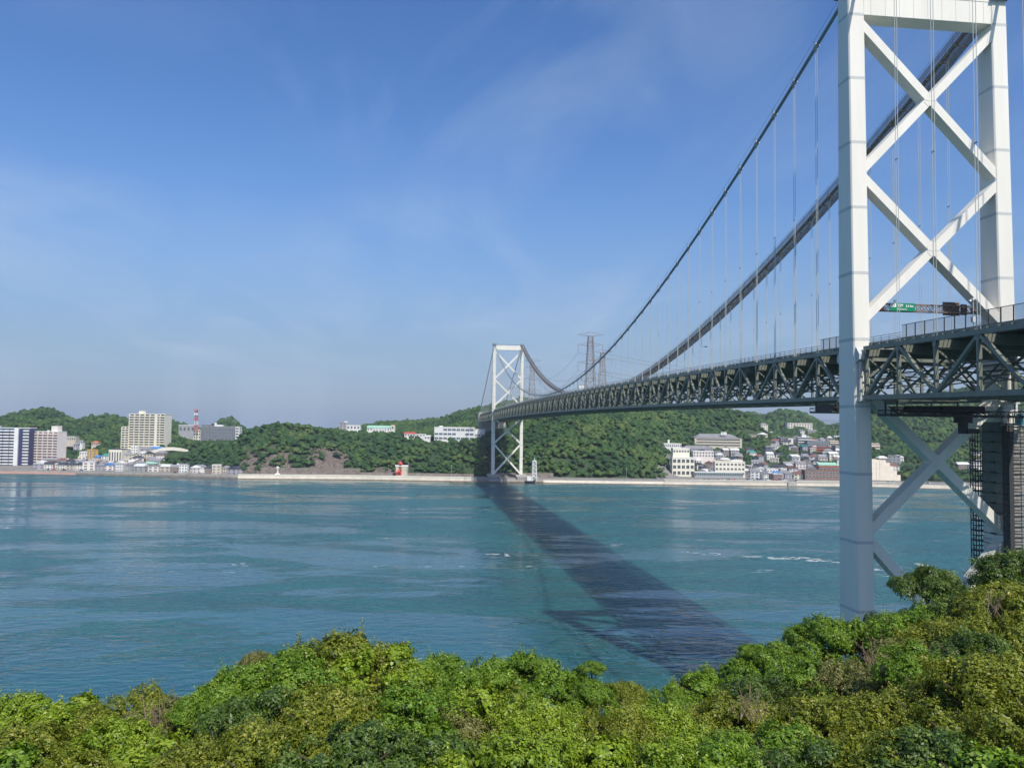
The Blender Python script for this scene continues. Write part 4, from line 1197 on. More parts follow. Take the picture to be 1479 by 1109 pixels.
m = MB(); m.add([(-2.4, 0, 0), (2.4, 0, 0), (2.4, 3, 0), (-2.4, 3, 0), (-1.3, .8, 2.2), (1.5, .9, 1.7), (1.2, 2.2, 1.9), (-1.1, 2.3, 2.3)],
                [(0, 1, 5, 4), (1, 2, 6, 5), (2, 3, 7, 6), (3, 0, 4, 7), (4, 5, 6, 7)]); link('sheet', m, MAT['cyan'], o)
# houses on the wooded slope
bd('house', 'long house with a pale roof and brown wall on the left wooded slope', 'house', 94, 109, 631, 636, 1085, 9, 0, 1, 5, 'w_beige', 'flat', 'r_white', found=8)
bd('house', 'house with an orange roof among the trees of the left slope', 'house', 132, 141, 637, 643, 1080, 8, 0, 1, 3, 'w_beige', 'hip', 'r_orange', roof_h=2, found=8)
bd('house', 'small white house right of the pale roofed one on the left slope', 'house', 113, 119, 636, 641, 1080, 7, 0, 1, 2, 'w_white', 'gable_x', 'r_grey', found=8)
bd('house', 'small grey house below the pale roofed one on the left slope', 'house', 106, 112, 640, 645, 1075, 7, 0, 1, 2, 'w_lilac', 'gable_x', 'r_grey', found=8)
bd('greenhouse', 'white sheeted shed just right of the pinkish apartment block', 'shed', 84, 90, 641, 645, 1060, 6, 0, 1, 2, 'w_white', 'gable_x', 'r_white', found=8)
# --- hilltop, centre
bd('white_complex', 'broad white three-storey building on the bluff left of the far tower', 'building', 627, 684, 617.5, 636, 984, 16, -.04, 3, 9, 'w_white', 'flat', 'w_white', win=(.8, .45), glass='glass_blue', skip=[(1, 5), (1, 6), (2, 0), (2, 1), (0, 3)], tank=[(-.35, 4, 2, 'w_white')], found=7)
bd('white_wing', 'white end wing of the bluff-top building, next to the bridge', 'building', 684.5, 700, 620.5, 636, 984, 12, .25, 3, 3, 'w_white', 'flat', 'w_white', win=(.5, .4), skip=[(2, 0), (2, 1), (2, 2)], found=9)
bd('school', 'long hilltop building with a pale green roof', 'building', 530, 567, 614.5, 622, 1060, 12, 0, 1, 9, 'w_white', 'gable_x', 'r_green', roof_h=2.8, found=12)
bd('annex', 'cream end block of the green roofed hilltop building', 'building', 565, 569.5, 614, 621, 1058, 10, 0, 1, 1, 'w_cream', 'flat', 'w_yellow', found=12)
bd('hall', 'small hall with a white arched front below the green roofed building', 'building', 538, 556, 620.5, 625.5, 1050, 8, 0, 1, 4, 'w_white', 'flat', 'w_white', found=10)
bd('house', 'grey square house on the skyline left of the green roofed building', 'house', 490, 500, 611, 621, 1090, 10, 0, 3, 2, 'w_grey', 'flat', 'r_grey', tank=[(.35, 4, 2.5, 'w_pinkish')], found=14)
bd('house', 'white flat house on the skyline beside the grey square one', 'house', 500.5, 520, 614.5, 620, 1092, 9, 0, 1, 4, 'w_white', 'flat', 'w_white', found=14)
bd('house', 'white house with a red roof left of the broad white building', 'house', 584, 600, 624, 630, 1000, 9, 0, 1, 4, 'w_white', 'gable_x', 'r_red', roof_h=1.8, found=10)
bd('garden_wall', 'low white walled terrace between the red roof and the broad white building', 'wall', 601, 615, 627.5, 630, 995, 6, 0, 1, 3, 'w_white', 'flat', 'w_white', found=8)
bd('house', 'small white house stepping down toward the broad white building', 'house', 613, 621, 628.5, 634, 980, 8, 0, 1, 2, 'w_white', 'shed', 'r_white', found=8)
bd('cabin', 'tiny pale cabin on the hill above the broad white building', 'house', 653, 662, 606.5, 609.5, 1240, 7, 0, 1, 3, 'w_white', 'gable_x', 'r_grey', found=10)
# --- right town
B, w, h_, d = bd('hotel', 'cream terraced hotel at the left end of the right town', 'building', 971, 1003, 661.5, 687, 905, 12, .05, 3, 5, 'w_cream', 'flat', 'w_white', win=(.66, .55), glass='glass')
B, w, h_, d = bd('hotel_tower', 'upper set-back storeys above the cream terraced hotel', 'building', 972, 996, 648, 662, 912, 10, .05, 2, 6, 'w_cream', 'flat', 'w_white', win=(.6, .4), skip=[(0, k) for k in range(6)], found=14)
bd('house', 'long white flat building with a small turret above the terraced hotel', 'building', 959, 984, 641, 646, 1000, 9, 0, 1, 9, 'w_white', 'flat', 'w_white', tank=[(-.2, 2.2, 5, 'w_white')], found=12)
B, w, h_, d = bd('conference_hall', 'large hall with a wide grey sloping roof above the right town', 'building', 1003, 1072, 633, 645, 1090, 26, .04, 3, 1, 'w_beige', 'flat', 'r_grey', style='band', win=(.9, .42), found=12)
m = roof_mesh('hip', w * .93, 22, 5.5, None); link('roof', m, MAT['r_grey'], B, (-1, 1, h_ + .2))
extra_box(B, 'rooftop_sign', w * .07, 3, h_ + 4.5, w * .19, 4, h_ + 8.2, 'w_white')
extra_box(B, 'rooftop_emblem', w * .10, 2.9, h_ + 5.4, w * .125, 2.99, h_ + 7.3, 'r_green')
bd('house', 'wide grey roof between the terraced hotel and the large hall', 'house', 985, 1030, 643.5, 651, 1035, 18, 0, 1, 9, 'w_lilac', 'hip', 'r_grey', roof_h=4.2, found=9)
bd('house', 'white fronted shop block below the wide grey roof', 'house', 1001, 1031, 652, 660, 985, 10, 0, 2, 7, 'w_pinkish', 'flat', 'w_white', found=8)
B, w, h_, d = bd('inn', 'cream three-storey inn with a white awning in the middle of the right town front', 'building', 1033, 1076, 667.5, 687, 905, 12, -.03, 3, 8, 'w_cream', 'flat', 'w_cream', win=(.55, .42))
bd('arcade', 'long low white arcade with turquoise window frames left of the cream inn', 'building', 1004, 1073, 682.5, 687.5, 896, 6, -.02, 1, 22, 'w_grey', 'flat', 'w_white', win=(.5, .5), frame='r_teal')
bd('apartment_block', 'red-brown and white striped block at the foot of the hill in the right town', 'building', 1074, 1098, 628, 643, 1180, 14, 0, 5, 5, 'w_brown', 'flat', 'w_grey', style='balcony', rail='w_pinkish', glass='w_brown', found=12)
bd('kiosk', 'orange-red roof below the striped block', 'house', 1076, 1085, 640.5, 644.5, 1150, 6, 0, 1, 3, 'w_terracotta', 'hip', 'r_orange', roof_h=1.5, found=10)
bd('apartment_block', 'lilac grey apartment block with a pale blank end wall', 'building', 1127, 1138, 632.5, 650, 1190, 12, .15, 5, 3, 'w_lilac', 'flat', 'w_grey', style='balcony', rail='w_lilac', found=12)
bd('apartment_end', 'blank pinkish grey end tower right of the lilac apartment block', 'building', 1138.3, 1146, 633, 650, 1188, 10, .15, 5, 1, 'w_pinkish', 'flat', 'w_grey', win=(.2, .3), found=12)
bd('apartment_block', 'white five-storey block in the middle of the right town', 'building', 1153, 1172, 632, 650, 1180, 12, -.1, 5, 4, 'w_lilac', 'flat', 'w_white', style='balcony', rail='w_white', tank=[(.0, 6, 4, 'w_white'), (.3, 3, 3, 'w_grey')], found=12)
bd('apartment_block', 'dark slab block with white grid lines behind the terracotta one', 'building', 1166, 1198, 637.5, 652, 1160, 12, 0, 4, 9, 'w_darkgrey', 'flat', 'r_grey', win=(.5, .5), glass='glass_blue', found=10)
bd('apartment_block', 'terracotta apartment block right of centre in the right town', 'building', 1173, 1200, 646, 659.5, 1120, 12, .1, 4, 5, 'w_terracotta', 'flat', 'w_terracotta', style='balcony', rail='w_terracotta', glass='glass', found=10)
bd('apartment_block', 'cream striped block just left of the near tower leg', 'building', 1198.5, 1225, 637.5, 647, 1170, 12, 0, 3, 6, 'w_beige', 'flat', 'w_cream', style='balcony', rail='w_cream', glass='w_brown', found=10)
bd('row_block', 'long pale block high on the wooded slope above the right town', 'building', 1137, 1174, 611.5, 618, 1615, 12, .08, 2, 9, 'w_pinkish', 'flat', 'w_cream', found=7)
bd('house', 'white gabled house under the long hillside block', 'house', 1156, 1163, 620, 626, 1575, 8, .3, 2, 2, 'w_white', 'gable_y', 'r_grey', found=14)
bd('house', 'grey house with a white gable right of the one under the hillside block', 'house', 1167, 1179, 620.5, 626, 1577, 9, 0, 1, 3, 'w_grey', 'gable_x', 'r_grey', found=14)
bd('house', 'white house on the ridge left of the near tower leg', 'house', 1196, 1203, 614, 619, 1780, 8, 0, 1, 2, 'w_white', 'flat', 'w_white', found=14)
B, w, h_, d = bd('market_hall', 'hall with a bright pale green roof left of the near tower leg', 'building', 1183, 1209, 668, 676, 950, 10, 0, 1, 5, 'w_brown', 'gable_x', 'r_green', roof_h=3, found=6)
bd('restaurant', 'long dark brown waterfront building left of the near tower leg', 'building', 1163, 1222, 680, 691, 885, 12, 0, 2, 12, 'w_brown', 'flat', 'w_brown', win=(.7, .45))
bd('restaurant_upper', 'upper brown storey with an orange strip behind the waterfront building', 'building', 1183, 1230, 674.5, 681, 905, 8, 0, 1, 8, 'w_brown', 'flat', 'w_terracotta', win=(.6, .4), found=8)
bd('shop', 'white two-storey shop by the waterfront car park', 'building', 1107.5, 1124, 677.5, 687.5, 920, 9, 0, 2, 4, 'w_white', 'flat', 'r_white', win=(.5, .3))
bd('house', 'white house with a grey roof left of the white shop', 'house', 1086, 1099, 664, 673.5, 985, 9, -.15, 2, 3, 'w_white', 'gable_x', 'r_grey')
bd('shelter', 'long white flat roof in the middle of the right town', 'building', 1146, 1168, 661.5, 666, 1050, 9, 0, 1, 5, 'w_lilac', 'flat', 'r_white', found=7)
bd('pavilion', 'curved red-fronted pavilion with a pale roof above the right town', 'building', 1095, 1112, 652.5, 658.5, 1085, 9, 0, 1, 5, 'w_terracotta', 'hip', 'r_white', roof_h=2.2, found=7)
bd('billboard', 'tall narrow white billboard by the town road', 'sign', 1128, 1130.5, 653.5, 660.5, 1080, .6, 0, 1, 1, 'w_white', 'flat', 'w_white', style='none')
# --- seen between the near tower legs
bd('apartment_block', 'beige five-storey block seen just right of the near tower leg', 'building', 1250, 1271, 641, 660, 1080, 12, .25, 5, 3, 'w_beige', 'flat', 'w_cream', style='balcony', rail='w_cream', glass='w_brown', found=8)
B, w, h_, d = bd('temple', 'temple hall with a sweeping grey roof among the trees between the tower legs', 'temple', 1322, 1336, 633, 639, 1180, 10, 0, 1, 3, 'w_white', 'flat', 'w_white', win=(.8, .3), found=10)
m = MB()
q = w * .78
for a_, b2, z0, z1 in ((-1, -.55, 6.8, 3.0), (-.55, -.1, 3.0, 1.2), (-.1, .35, 1.2, .4)): pass
m.add([(-w * .95, -1.5, h_ + .7), (w * .35, -1.5, h_ + .5), (w * .55, 11, h_ + .5), (-w * .95, 11, h_ + .7), (-w * .75, 4.5, h_ + 7.2), (w * .28, 4.5, h_ + 8.6), (-w * .25, -0.2, h_ + 2.6), (w * .1, 1.6, h_ + 4.4)],
      [(0, 1, 7, 6), (0, 6, 4), (6, 7, 4), (7, 5, 4), (1, 5, 7), (1, 2, 5), (2, 3, 4, 5), (3, 0, 4), (0, 3, 2, 1)])
link('roof', m, MAT['r_grey'], B)
B, w, h_, d = bd('hillside_hotel', 'orange-red stepped hotel between the tower legs', 'building', 1368, 1386, 654, 665.5, 1080, 12, .1, 2, 4, 'w_terracotta', 'flat', 'w_pinkish', style='balcony', rail='w_terracotta', glass='w_brown', found=8)
for k, (xa, xb) in enumerate(((-.30, .5), (-.12, .5), (.05, .5))):
    extra_box(B, 'stepped_storey', w * xa, 1.5, h_ + .7 + 2.6 * k, w * xb, 11, h_ + 2.5 + 2.6 * k, 'w_terracotta' if k < 2 else 'w_pinkish')
    extra_box(B, 'storey_slab', w * xa - .5, .8, h_ + 2.5 + 2.6 * k, w * xb + .5, 11.5, h_ + 3.3 + 2.6 * k, 'w_pinkish')
bd('house', 'grey roofed house right of the orange-red hotel', 'house', 1390, 1404, 667, 673, 1010, 9, 0, 1, 4, 'w_white', 'gable_x', 'r_grey', found=7)
bd('house', 'low lilac house in front of the grey roofed one by the scaffold', 'house', 1386, 1402, 673.5, 679, 985, 8, 0, 1, 4, 'w_lilac', 'hip', 'r_grey', found=7)
bd('house', 'beige villa high under the deck left of the scaffold', 'house', 1393, 1405, 584.5, 590, 1400, 9, 0, 1, 4, 'w_beige', 'hip', 'r_white', roof_h=2, found=16)
bd('house', 'tiny white hut in the woods below the hanging machine box', 'house', 1351.5, 1355, 613, 616.5, 1260, 5, 0, 1, 1, 'w_white', 'gable_x', 'r_white', found=12)

# --- ordinary houses filling both towns
LM = [(0, 'the navy block'), (61, 'the pinkish block'), (102, 'the midpoint of the left town'), (129, 'the yellow orange house'), (165, 'the cream hall'), (205, 'the cream tower'), (245, 'the white gabled house'), (300, 'the long tiled roof'),
      (988, 'the terraced hotel'), (1040, 'the cream inn'), (1086, 'the striped block'), (1116, 'the white shop'), (1135, 'the lilac block'), (1160, 'the white block'), (1186, 'the terracotta block'), (1208, 'the near tower'), (1265, 'the beige block'), (1375, 'the orange-red hotel')]
used_labels = set()
wallw = {'w_white': 'white', 'w_cream': 'cream', 'w_grey': 'grey', 'w_beige': 'beige', 'w_lilac': 'lilac grey', 'w_pinkish': 'pale pink', 'w_brown': 'brown'}
roofw = {'r_dark': 'dark tiled', 'r_grey': 'grey', 'r_brown': 'red-brown', 'r_white': 'white', 'r_blue': 'blue', 'r_teal': 'teal', 'r_orange': 'orange', 'r_green': 'green'}
PLACED = [(c[0] + 4, c[1] - 4, c[2] + 8, c[3] - 4) for c in CLEAR]
ordw = ['', 'second ', 'third ', 'fourth ', 'fifth ', 'sixth ', 'seventh ', 'eighth ', 'ninth ', 'tenth ', 'eleventh ', 'twelfth ', 'thirteenth ', 'fourteenth ']
def infill(u_lo, u_hi, o_lo, o_hi, count, seed):
    r = random.Random(seed); n = 0; tries = 0
    while n < count and tries < 4000:
        tries += 1
        u = r.uniform(u_lo, u_hi); off = r.uniform(o_lo, o_hi); d = dshore(u) + off
        wm_ = r.uniform(7, 13); du = wm_ * FPX / d; dep = r.uniform(7, 9.5)
        if any(u - du / 2 < b_ + .4 and u + du / 2 > a - .4 and d < e + 1.5 and d + dep > c - 1.5 for a, b_, c, e in PLACED): continue
        z = ground_z(np.array([u]), np.array([d]))[0]
        v = 614.0
        for _ in range(8):
            zz = pix(u, v, d)[2]; v += (zz - z) * FPX / d
        fl = 2 if r.random() < .8 else 3
        rf = r.choice(['gable_x', 'gable_y', 'hip', 'gable_x', 'hip', 'flat'])
        hh = 2.9 * fl + (2.2 if rf != 'flat' else 0)
        wl = r.choice(['w_white', 'w_white', 'w_cream', 'w_grey', 'w_beige', 'w_lilac', 'w_pinkish', 'w_brown']); rfm = r.choice(['r_dark', 'r_dark', 'r_grey', 'r_grey', 'r_grey', 'r_brown', 'r_white', 'r_white'] + (['r_blue', 'r_teal'] if r.random() < .12 else []))
        if rf == 'flat': rfm = 'r_white' if r.random() < .6 else 'r_grey'
        lm = min(LM, key=lambda t: abs(t[0] - u)); side = 'left of' if u < lm[0] - 6 else ('right of' if u > lm[0] + 6 else 'in front of' if d < 960 and lm[0] not in (1208,) else 'near')
        row = 'waterfront ' if off < 38 else ('' if off < 80 else 'upper ')
        base = f"{row}{wallw[wl]} {'' if fl == 2 else 'tall '}house with {'flat ' if rf == 'flat' else ''}{roofw[rfm]} roof {side} {lm[1]}"
        base = base.replace('with flat ', 'with ') if len(base.split()) > 15 else base
        lab = base; k = 1
        while lab in used_labels and k < len(ordw): lab = ordw[k] + base; k += 1
        if len(lab.split()) > 16: lab = lab.replace('with flat ', 'with ').replace(' tall house', ' house').replace('the midpoint of ', '')
        used_labels.add(lab)
        building('house', lab, 'house', u - du / 2, u + du / 2, v - hh * FPX / d, v, d, dep, r.uniform(-.5, .5), fl, r.choice([2, 3, 3]), wl, rf, rfm, win=(.5, .42), group='town houses of the far shore', found=3.5, frame='w_white')
        PLACED.append((u - du / 2, u + du / 2, d, d + dep)); n += 1
infill(86, 232, 13, 100, 58, 5)
infill(226, 346, 11, 34, 18, 9)
infill(56, 100, 13, 50, 9, 10)
infill(1004, 1080, 55, 200, 30, 6)
infill(1080, 1245, 30, 230, 74, 7)
infill(1100, 1245, 230, 420, 44, 17)
infill(1255, 1300, 70, 120, 5, 12)
infill(1385, 1470, 70, 180, 14, 8)

# ------------------------------------------------------------------ sea walls, road edge, shore works
def wall_run(name, label, cat, us, off0, z0, off1, z1, mat, thick=None, part='wall_section', kind=None, step=26.0, cap=None):
    """wall following the shore line from bearing us[0] to us[1], foot at (off0, z0), crest at (off1, z1)"""
    R = empty(name, hz((us[0] + us[1]) / 2, 0, dshore((us[0] + us[1]) / 2)))
    tag(R, label, cat)
    org = np.array(R.location)
    n_ = max(1, int((us[1] - us[0]) * dshore(us[0]) / FPX / step))
    uu = np.linspace(us[0], us[1], n_ + 1)
    for i in range(n_):
        a, b_ = uu[i] + .06, uu[i + 1] - .06
        vs = []
        for u in (a, b_):
            ds = dshore(u)
            for off, z in ((off0, z0), (off1, z1), (off1 + (thick or 1.2), z1), (off1 + (thick or 1.2), z0)):
                vs.append(hz(u, z, ds + off) - org)
        m = MB(); m.add(vs, [(0, 4, 5, 1), (1, 5, 6, 2), (2, 6, 7, 3), (0, 1, 2, 3), (4, 7, 6, 5), (0, 3, 7, 4)])
        link(part, m, mat, R)
        if cap:
            m = MB(); vs = []
            for u in (a, b_):
                ds = dshore(u)
                for off, z in ((off1 - .25, z1), (off1 - .25, z1 + cap), (off1 + .6, z1 + cap), (off1 + .6, z1)): vs.append(hz(u, z, ds + off) - org)
            m.add(vs, [(0, 4, 5, 1), (1, 5, 6, 2), (2, 6, 7, 3), (0, 1, 2, 3), (4, 7, 6, 5)])
            link('coping', m, MAT['w_cream'], R)
    return R
wall_run('quay_wall', 'low red-brown paved quay wall below the left apartment blocks', 'wall', (-80, 112), -3.2, -1, -2.6, 1.9, MAT['pink_quay'], 3.5)
wall_run('stone_sea_wall', 'low brown stone sea wall in front of the left waterfront houses', 'wall', (112, 345), -1.8, -1, -1.2, 1.7, MAT['stone'], 2)
wall_run('sea_wall', 'long cream concrete sea wall under the central bluff', 'wall', (345.5, 682), -2.6, -1, -1.0, 3.9, MAT['cream_concrete'], 1.6, cap=.9)
wall_run('sea_wall', 'cream concrete sea wall running right from the far tower', 'wall', (785, 960), -4.6, -1, -1.6, 2.6, MAT['cream_concrete'], 2.0)
wall_run('sea_wall', 'lower cream ledge of the sea wall before the right town', 'wall', (960, 1138), -6.0, -1, -5.0, 2.3, MAT['cream_concrete'], 4.7)
wall_run('promenade_wall', 'upper promenade wall above the ledge before the right town', 'wall', (960, 1138), -.2, 1.5, 0, 4.6, MAT['concrete'], .8, cap=.5)
wall_run('sea_wall', 'lower ledge of the sea wall left of and behind the near tower leg', 'wall', (1150, 1300), -6.0, -1, -5.0, 2.3, MAT['cream_concrete'], 4.7)
wall_run('promenade_wall', 'upper promenade wall left of and behind the near tower leg', 'wall', (1150, 1300), -.2, 1.5, 0, 4.6, MAT['concrete'], .8, cap=.5)
wall_run('sea_wall', 'brown concrete sea wall between the tower legs', 'wall', (1300, 1500), -2.5, -1, -1.2, 3.6, MAT['cream_concrete'], 1.8)
wall_run('slipway_wall', 'pinkish slipway block in a gap of the right sea wall', 'wall', (1138.3, 1149.7), -7.5, -1, -6.8, 4.2, MAT['concrete'], 8)
wall_run('retaining_wall', 'grey-brown stone retaining wall at the foot of the central cliff', 'wall', (378, 522), 23.2, 3.7, 24.0, 10.2, MAT['stone'], 2.0, 'wall_panel', step=12)
wall_run('retaining_wall', 'low grey-brown rock wall under the trees left of the far tower', 'wall', (522, 686), 23.2, 3.7, 24.2, 6.3, MAT['stone'], 2.5, 'wall_panel', step=12)
wall_run('retaining_wall', 'low stone wall behind the road right of the far tower', 'wall', (705, 800), 23.2, 3.7, 24.2, 8.2, MAT['stone'], 2.5, 'wall_panel', step=14)
wall_run('tide_wall', 'dark barnacled foot of the sea wall below the central bluff', 'wall', (345.5, 682), -3.4, -1, -3.0, .75, MAT['wet_concrete'], 2.6)
wall_run('tide_wall', 'dark barnacled foot of the sea wall before the right town', 'wall', (785, 1500), -7.9, -1, -7.6, .45, MAT['wet_concrete'], 4.5)
R = empty('rubble_wall', hz(1270, 0, dshore(1270) + 50)); tag(R, 'big pale beige retaining slope stepping down to the right of the near tower leg', 'wall'); org = np.array(R.location)
for i_, (ua, zt_) in enumerate(((1240, 25), (1248, 25), (1256, 25.5), (1264, 25), (1272, 24.5), (1279, 22), (1285, 18.5), (1290, 14), (1295, 10))):
    ub = (1248, 1256, 1264, 1272, 1279, 1285, 1290, 1295, 1300)[i_]; m = MB(); vs = []; o2 = 38 + (zt_ - 4) * 1.6
    for u in (ua, ub - .04):
        ds = dshore(u)
        for off, z in ((38, 3.6), (o2, zt_), (o2 + 4, zt_), (o2 + 4, 3.6)): vs.append(hz(u, z, ds + off) - org)
    m.add(vs, [(0, 4, 5, 1), (1, 5, 6, 2), (2, 6, 7, 3), (0, 1, 2, 3), (4, 7, 6, 5)]); link('wall_panel', m, MAT['w_beige'], R)
# quay platform of the far tower
R = empty('tower_quay', (SPAN, 0, 0)); tag(R, 'low grey concrete quay round the feet of the far tower', 'quay')
m = MB(); m.box(-24, -34, -1, 8, 20, 2.4); link('quay_deck', m, MAT['concrete'], R)
m = MB(); m.box(-22, -30, 2.4, 8, -8.6, 5.6)
link('quay_block', m, MAT['concrete'], R)
for k in range(11):
    m = MB(); yy = -29.2 + k * 2.0; m.box(-22.5, yy, 2.5, -22.0, yy + .8, 5.4); link('fender', m, MAT['wood'], R)
m = MB(); m.box(-25.5, -36, -1, -24, 60, 1.3); link('lower_step', m, MAT['wet_concrete'], R)
# lattice signal tower right of the far tower
def lattice(root, w0, w1, h, mat, nlev, bar_=.25, x0=0, y0=0, z0=0, part='frame', ratio=1.0, braced=True):
    m = MB()
    def c(k, f): w = w0 + (w1 - w0) * f; sx, sy = [(-1, -1), (1, -1), (1, 1), (-1, 1)][k]; return (x0 + sx * w / 2, y0 + sy * w / 2, z0 + h * f)
    for k in range(4): m.bar(c(k, 0), c(k, 1), bar_, bar_)
    link(part, m, mat, root)
    m = MB()
    # panels that shorten with the width
    fr_ = [0]; wgt = [1.0 * (1 - (1 - ratio) * i / max(1, nlev - 1)) for i in range(nlev)]
    for x in wgt: fr_.append(fr_[-1] + x / sum(wgt))
    for i in range(nlev):
        f0, f1 = fr_[i], fr_[i + 1]
        for k in range(4):
            k2 = (k + 1) % 4
            m.bar(c(k, f1), c(k2, f1), bar_ * .7, bar_ * .7)
            m.bar(c(k, f0), c(k2, f1), bar_ * .6, bar_ * .6)
            if braced: m.bar(c(k2, f0), c(k, f1), bar_ * .6, bar_ * .6)
    link('bracing', m, mat, root)
d_ = 838; p = pix(771.5, 690, d_); R = empty('signal_tower', (p[0], p[1], 2.3)); tag(R, 'white lattice signal tower on the quay right of the far tower', 'tower')
lattice(R, 4.2, 3.2, 19.5, MAT['w_white'], 5, .8, braced=False)
m = MB(); m.box(-1.9, -1.9, 19.5, 1.9, 1.9, 20.3); link('platform', m, MAT['w_white'], R)
m = MB(); m.tube([(0, 0, 20.3), (0, 0, 22.5)], .7, 8); m.tube([(0, 0, 22.5), (0, 0, 25.5)], .12, 6); link('beacon', m, MAT['r_green'], R)
m = MB(); m.box(-3, 3.0, 0, 1.5, 7.5, 4.2); link('equipment_hut', m, MAT['w_white'], R)
# white lantern monument on the sea wall
p = pix(401, 684, 846); R = empty('lantern_monument', (p[0], p[1], 4.7)); tag(R, 'white stone lantern monument on the central sea wall', 'monument')
m = MB(); m.box(-2.2, -2.2, -.8, 2.2, 2.2, 1.0); link('plinth', m, MAT['w_white'], R)
m = MB(); m.tube([(0, 0, 1), (0, 0, 1.4), (0, 0, 5.0), (0, 0, 5.2)], [1.3, .75, .65, 1.3], 8); link('shaft', m, MAT['w_white'], R)
m = MB(); m.box(-1.0, -1.0, 5.2, 1.0, 1.0, 6.6); m.add([(-1.6, -1.6, 6.6), (1.6, -1.6, 6.6), (1.6, 1.6, 6.6), (-1.6, 1.6, 6.6), (0, 0, 8.4)], [(0, 1, 4), (1, 2, 4), (2, 3, 4), (3, 0, 4), (0, 3, 2, 1)]); link('lantern_head', m, MAT['w_white'], R)
# stone block with the red figure-like sculpture
p = pix(578, 685, 862); R = empty('stone_gate', (p[0], p[1], 3.9)); tag(R, 'square stone block with a flat pale top beside the road, left of the far tower', 'gate')
m = MB()
m.box(-1, -7.5, 0, 5, -1.2, 9.6); link('pier', m, MAT['w_beige'], R)
m = MB(); m.box(-1, 1.6, 0, 5, 4.6, 9.6); link('pier', m, MAT['w_beige'], R)
m = MB(); m.box(-1.4, -8, 9.6, 5.4, 5.2, 10.9); link('lintel', m, MAT['w_white'], R)
R = empty('red_lantern', (p[0], p[1], 14.8)); tag(R, 'round red dome with a dark cap on top of the stone block', 'lantern')
m = MB(); m.tube([(0, 0, 0), (0, 0, 1.2), (0, 0, 2.4), (0, 0, 3.4), (0, 0, 4.0)], [1.9, 2.3, 2.2, 1.5, .5], 12); link('dome', m, MAT['red'], R, smooth=True)
m = MB(); m.tube([(0, 0, 4.0), (0, 0, 4.5), (0, 0, 6.0)], [1.5, 1.1, .2], 8); link('cap', m, MAT['r_dark'], R)
R = empty('red_sculpture', (p[0] - 2.5, p[1] + 1.6, 3.9)); tag(R, 'red angular sculpture like a bent arm in front of the stone block', 'sculpture')
m = MB(); m.tube([(0, 1.8, 0), (0, 1.6, 3.2), (0, -.3, 5.2), (0, -1.6, 3.4), (0, -2.2, 0)], [1.2, 1.3, 1.5, 1.1, .7], 8); m.tube([(0, -.6, 4.8), (0, -1.3, 7.6)], [1.2, .8], 8); link('body', m, MAT['red'], R, smooth=True)
m = MB(); m.box(-1.5, -3, -.1, 1.5, 3, .5); link('plinth', m, MAT['w_white'], R)
# red and white radio mast
p = pix(283, 623, 1040); R = empty('radio_mast', p); tag(R, 'red and white lattice radio mast beside the dark grey block', 'mast')
hs_ = [(0, 8, 'mast_red'), (8, 14, 'w_white'), (14, 19.5, 'mast_red'), (19.5, 23, 'w_white'), (23, 26.5, 'mast_red')]
for a, b_, c_ in hs_:
    m = MB()
    for k in range(4):
        sx, sy = [(-1, -1), (1, -1), (1, 1), (-1, 1)][k]
        wa, wb = 2.4 - a * .05, 2.4 - b_ * .05
        m.bar((sx * wa, sy * wa, a), (sx * wb, sy * wb, b_), .32, .32)
        sx2, sy2 = [(-1, -1), (1, -1), (1, 1), (-1, 1)][(k + 1) % 4]
        m.bar((sx * wa, sy * wa, a), (sx2 * wb, sy2 * wb, b_), .22, .22); m.bar((sx2 * wa, sy2 * wa, a), (sx * wb, sy * wb, b_), .22, .22)
        m.bar((sx * wb, sy * wb, b_), (sx2 * wb, sy2 * wb, b_), .4, .4)
    link('mast_section', m, MAT[c_], R)
for z_, r_, c_ in ((14.0, 2.2, 'mast_red'), (20.5, 2.6, 'w_white'), (25.5, 2.8, 'mast_red')):
    m = MB(); m.box(-r_, -r_, z_, r_, r_, z_ + .35)
    for k in range(3): m.tube([(r_ * math.cos(k * 1.57 + .5), r_ * math.sin(k * 1.57 + .5), z_ + .3), (r_ * math.cos(k * 1.57 + .5), r_ * math.sin(k * 1.57 + .5), z_ + 2.2)], .55, 6)
    link('antenna_platform', m, MAT[c_], R)
# curved cream parapet wall in front of the tower terrace
R = empty('terrace_wall', pix(215, 652, 945)); tag(R, 'curving cream terrace wall on the green slope below the apartment tower', 'wall'); org = np.array(R.location)
pl = [(166, 664, 668), (180, 660.5, 666.5), (200, 656, 662), (222, 650, 655.5), (236, 646, 650.5), (250, 645.5, 650), (262, 647, 651), (272, 649.5, 652.5)]
for (ua, ta, ba), (ub, tb_, bb) in zip(pl[:-1], pl[1:]):
    da = 946; m = MB(); vs = []
    for u, t_, q_ in ((ua, ta, ba), (ub - .05, tb_, bb)):
        for v_, dd in ((q_ + .5, da), (t_, da), (t_, da + 1.0), (q_ + .5, da + 1.0)):
            vs.append(pix(u, v_, dd) - org)
    m.add(vs, [(0, 4, 5, 1), (1, 5, 6, 2), (2, 6, 7, 3), (0, 1, 2, 3), (4, 7, 6, 5)]); link('wall_section', m, MAT['w_cream'], R)
CLEAR.append((164, 274, 928, 949))

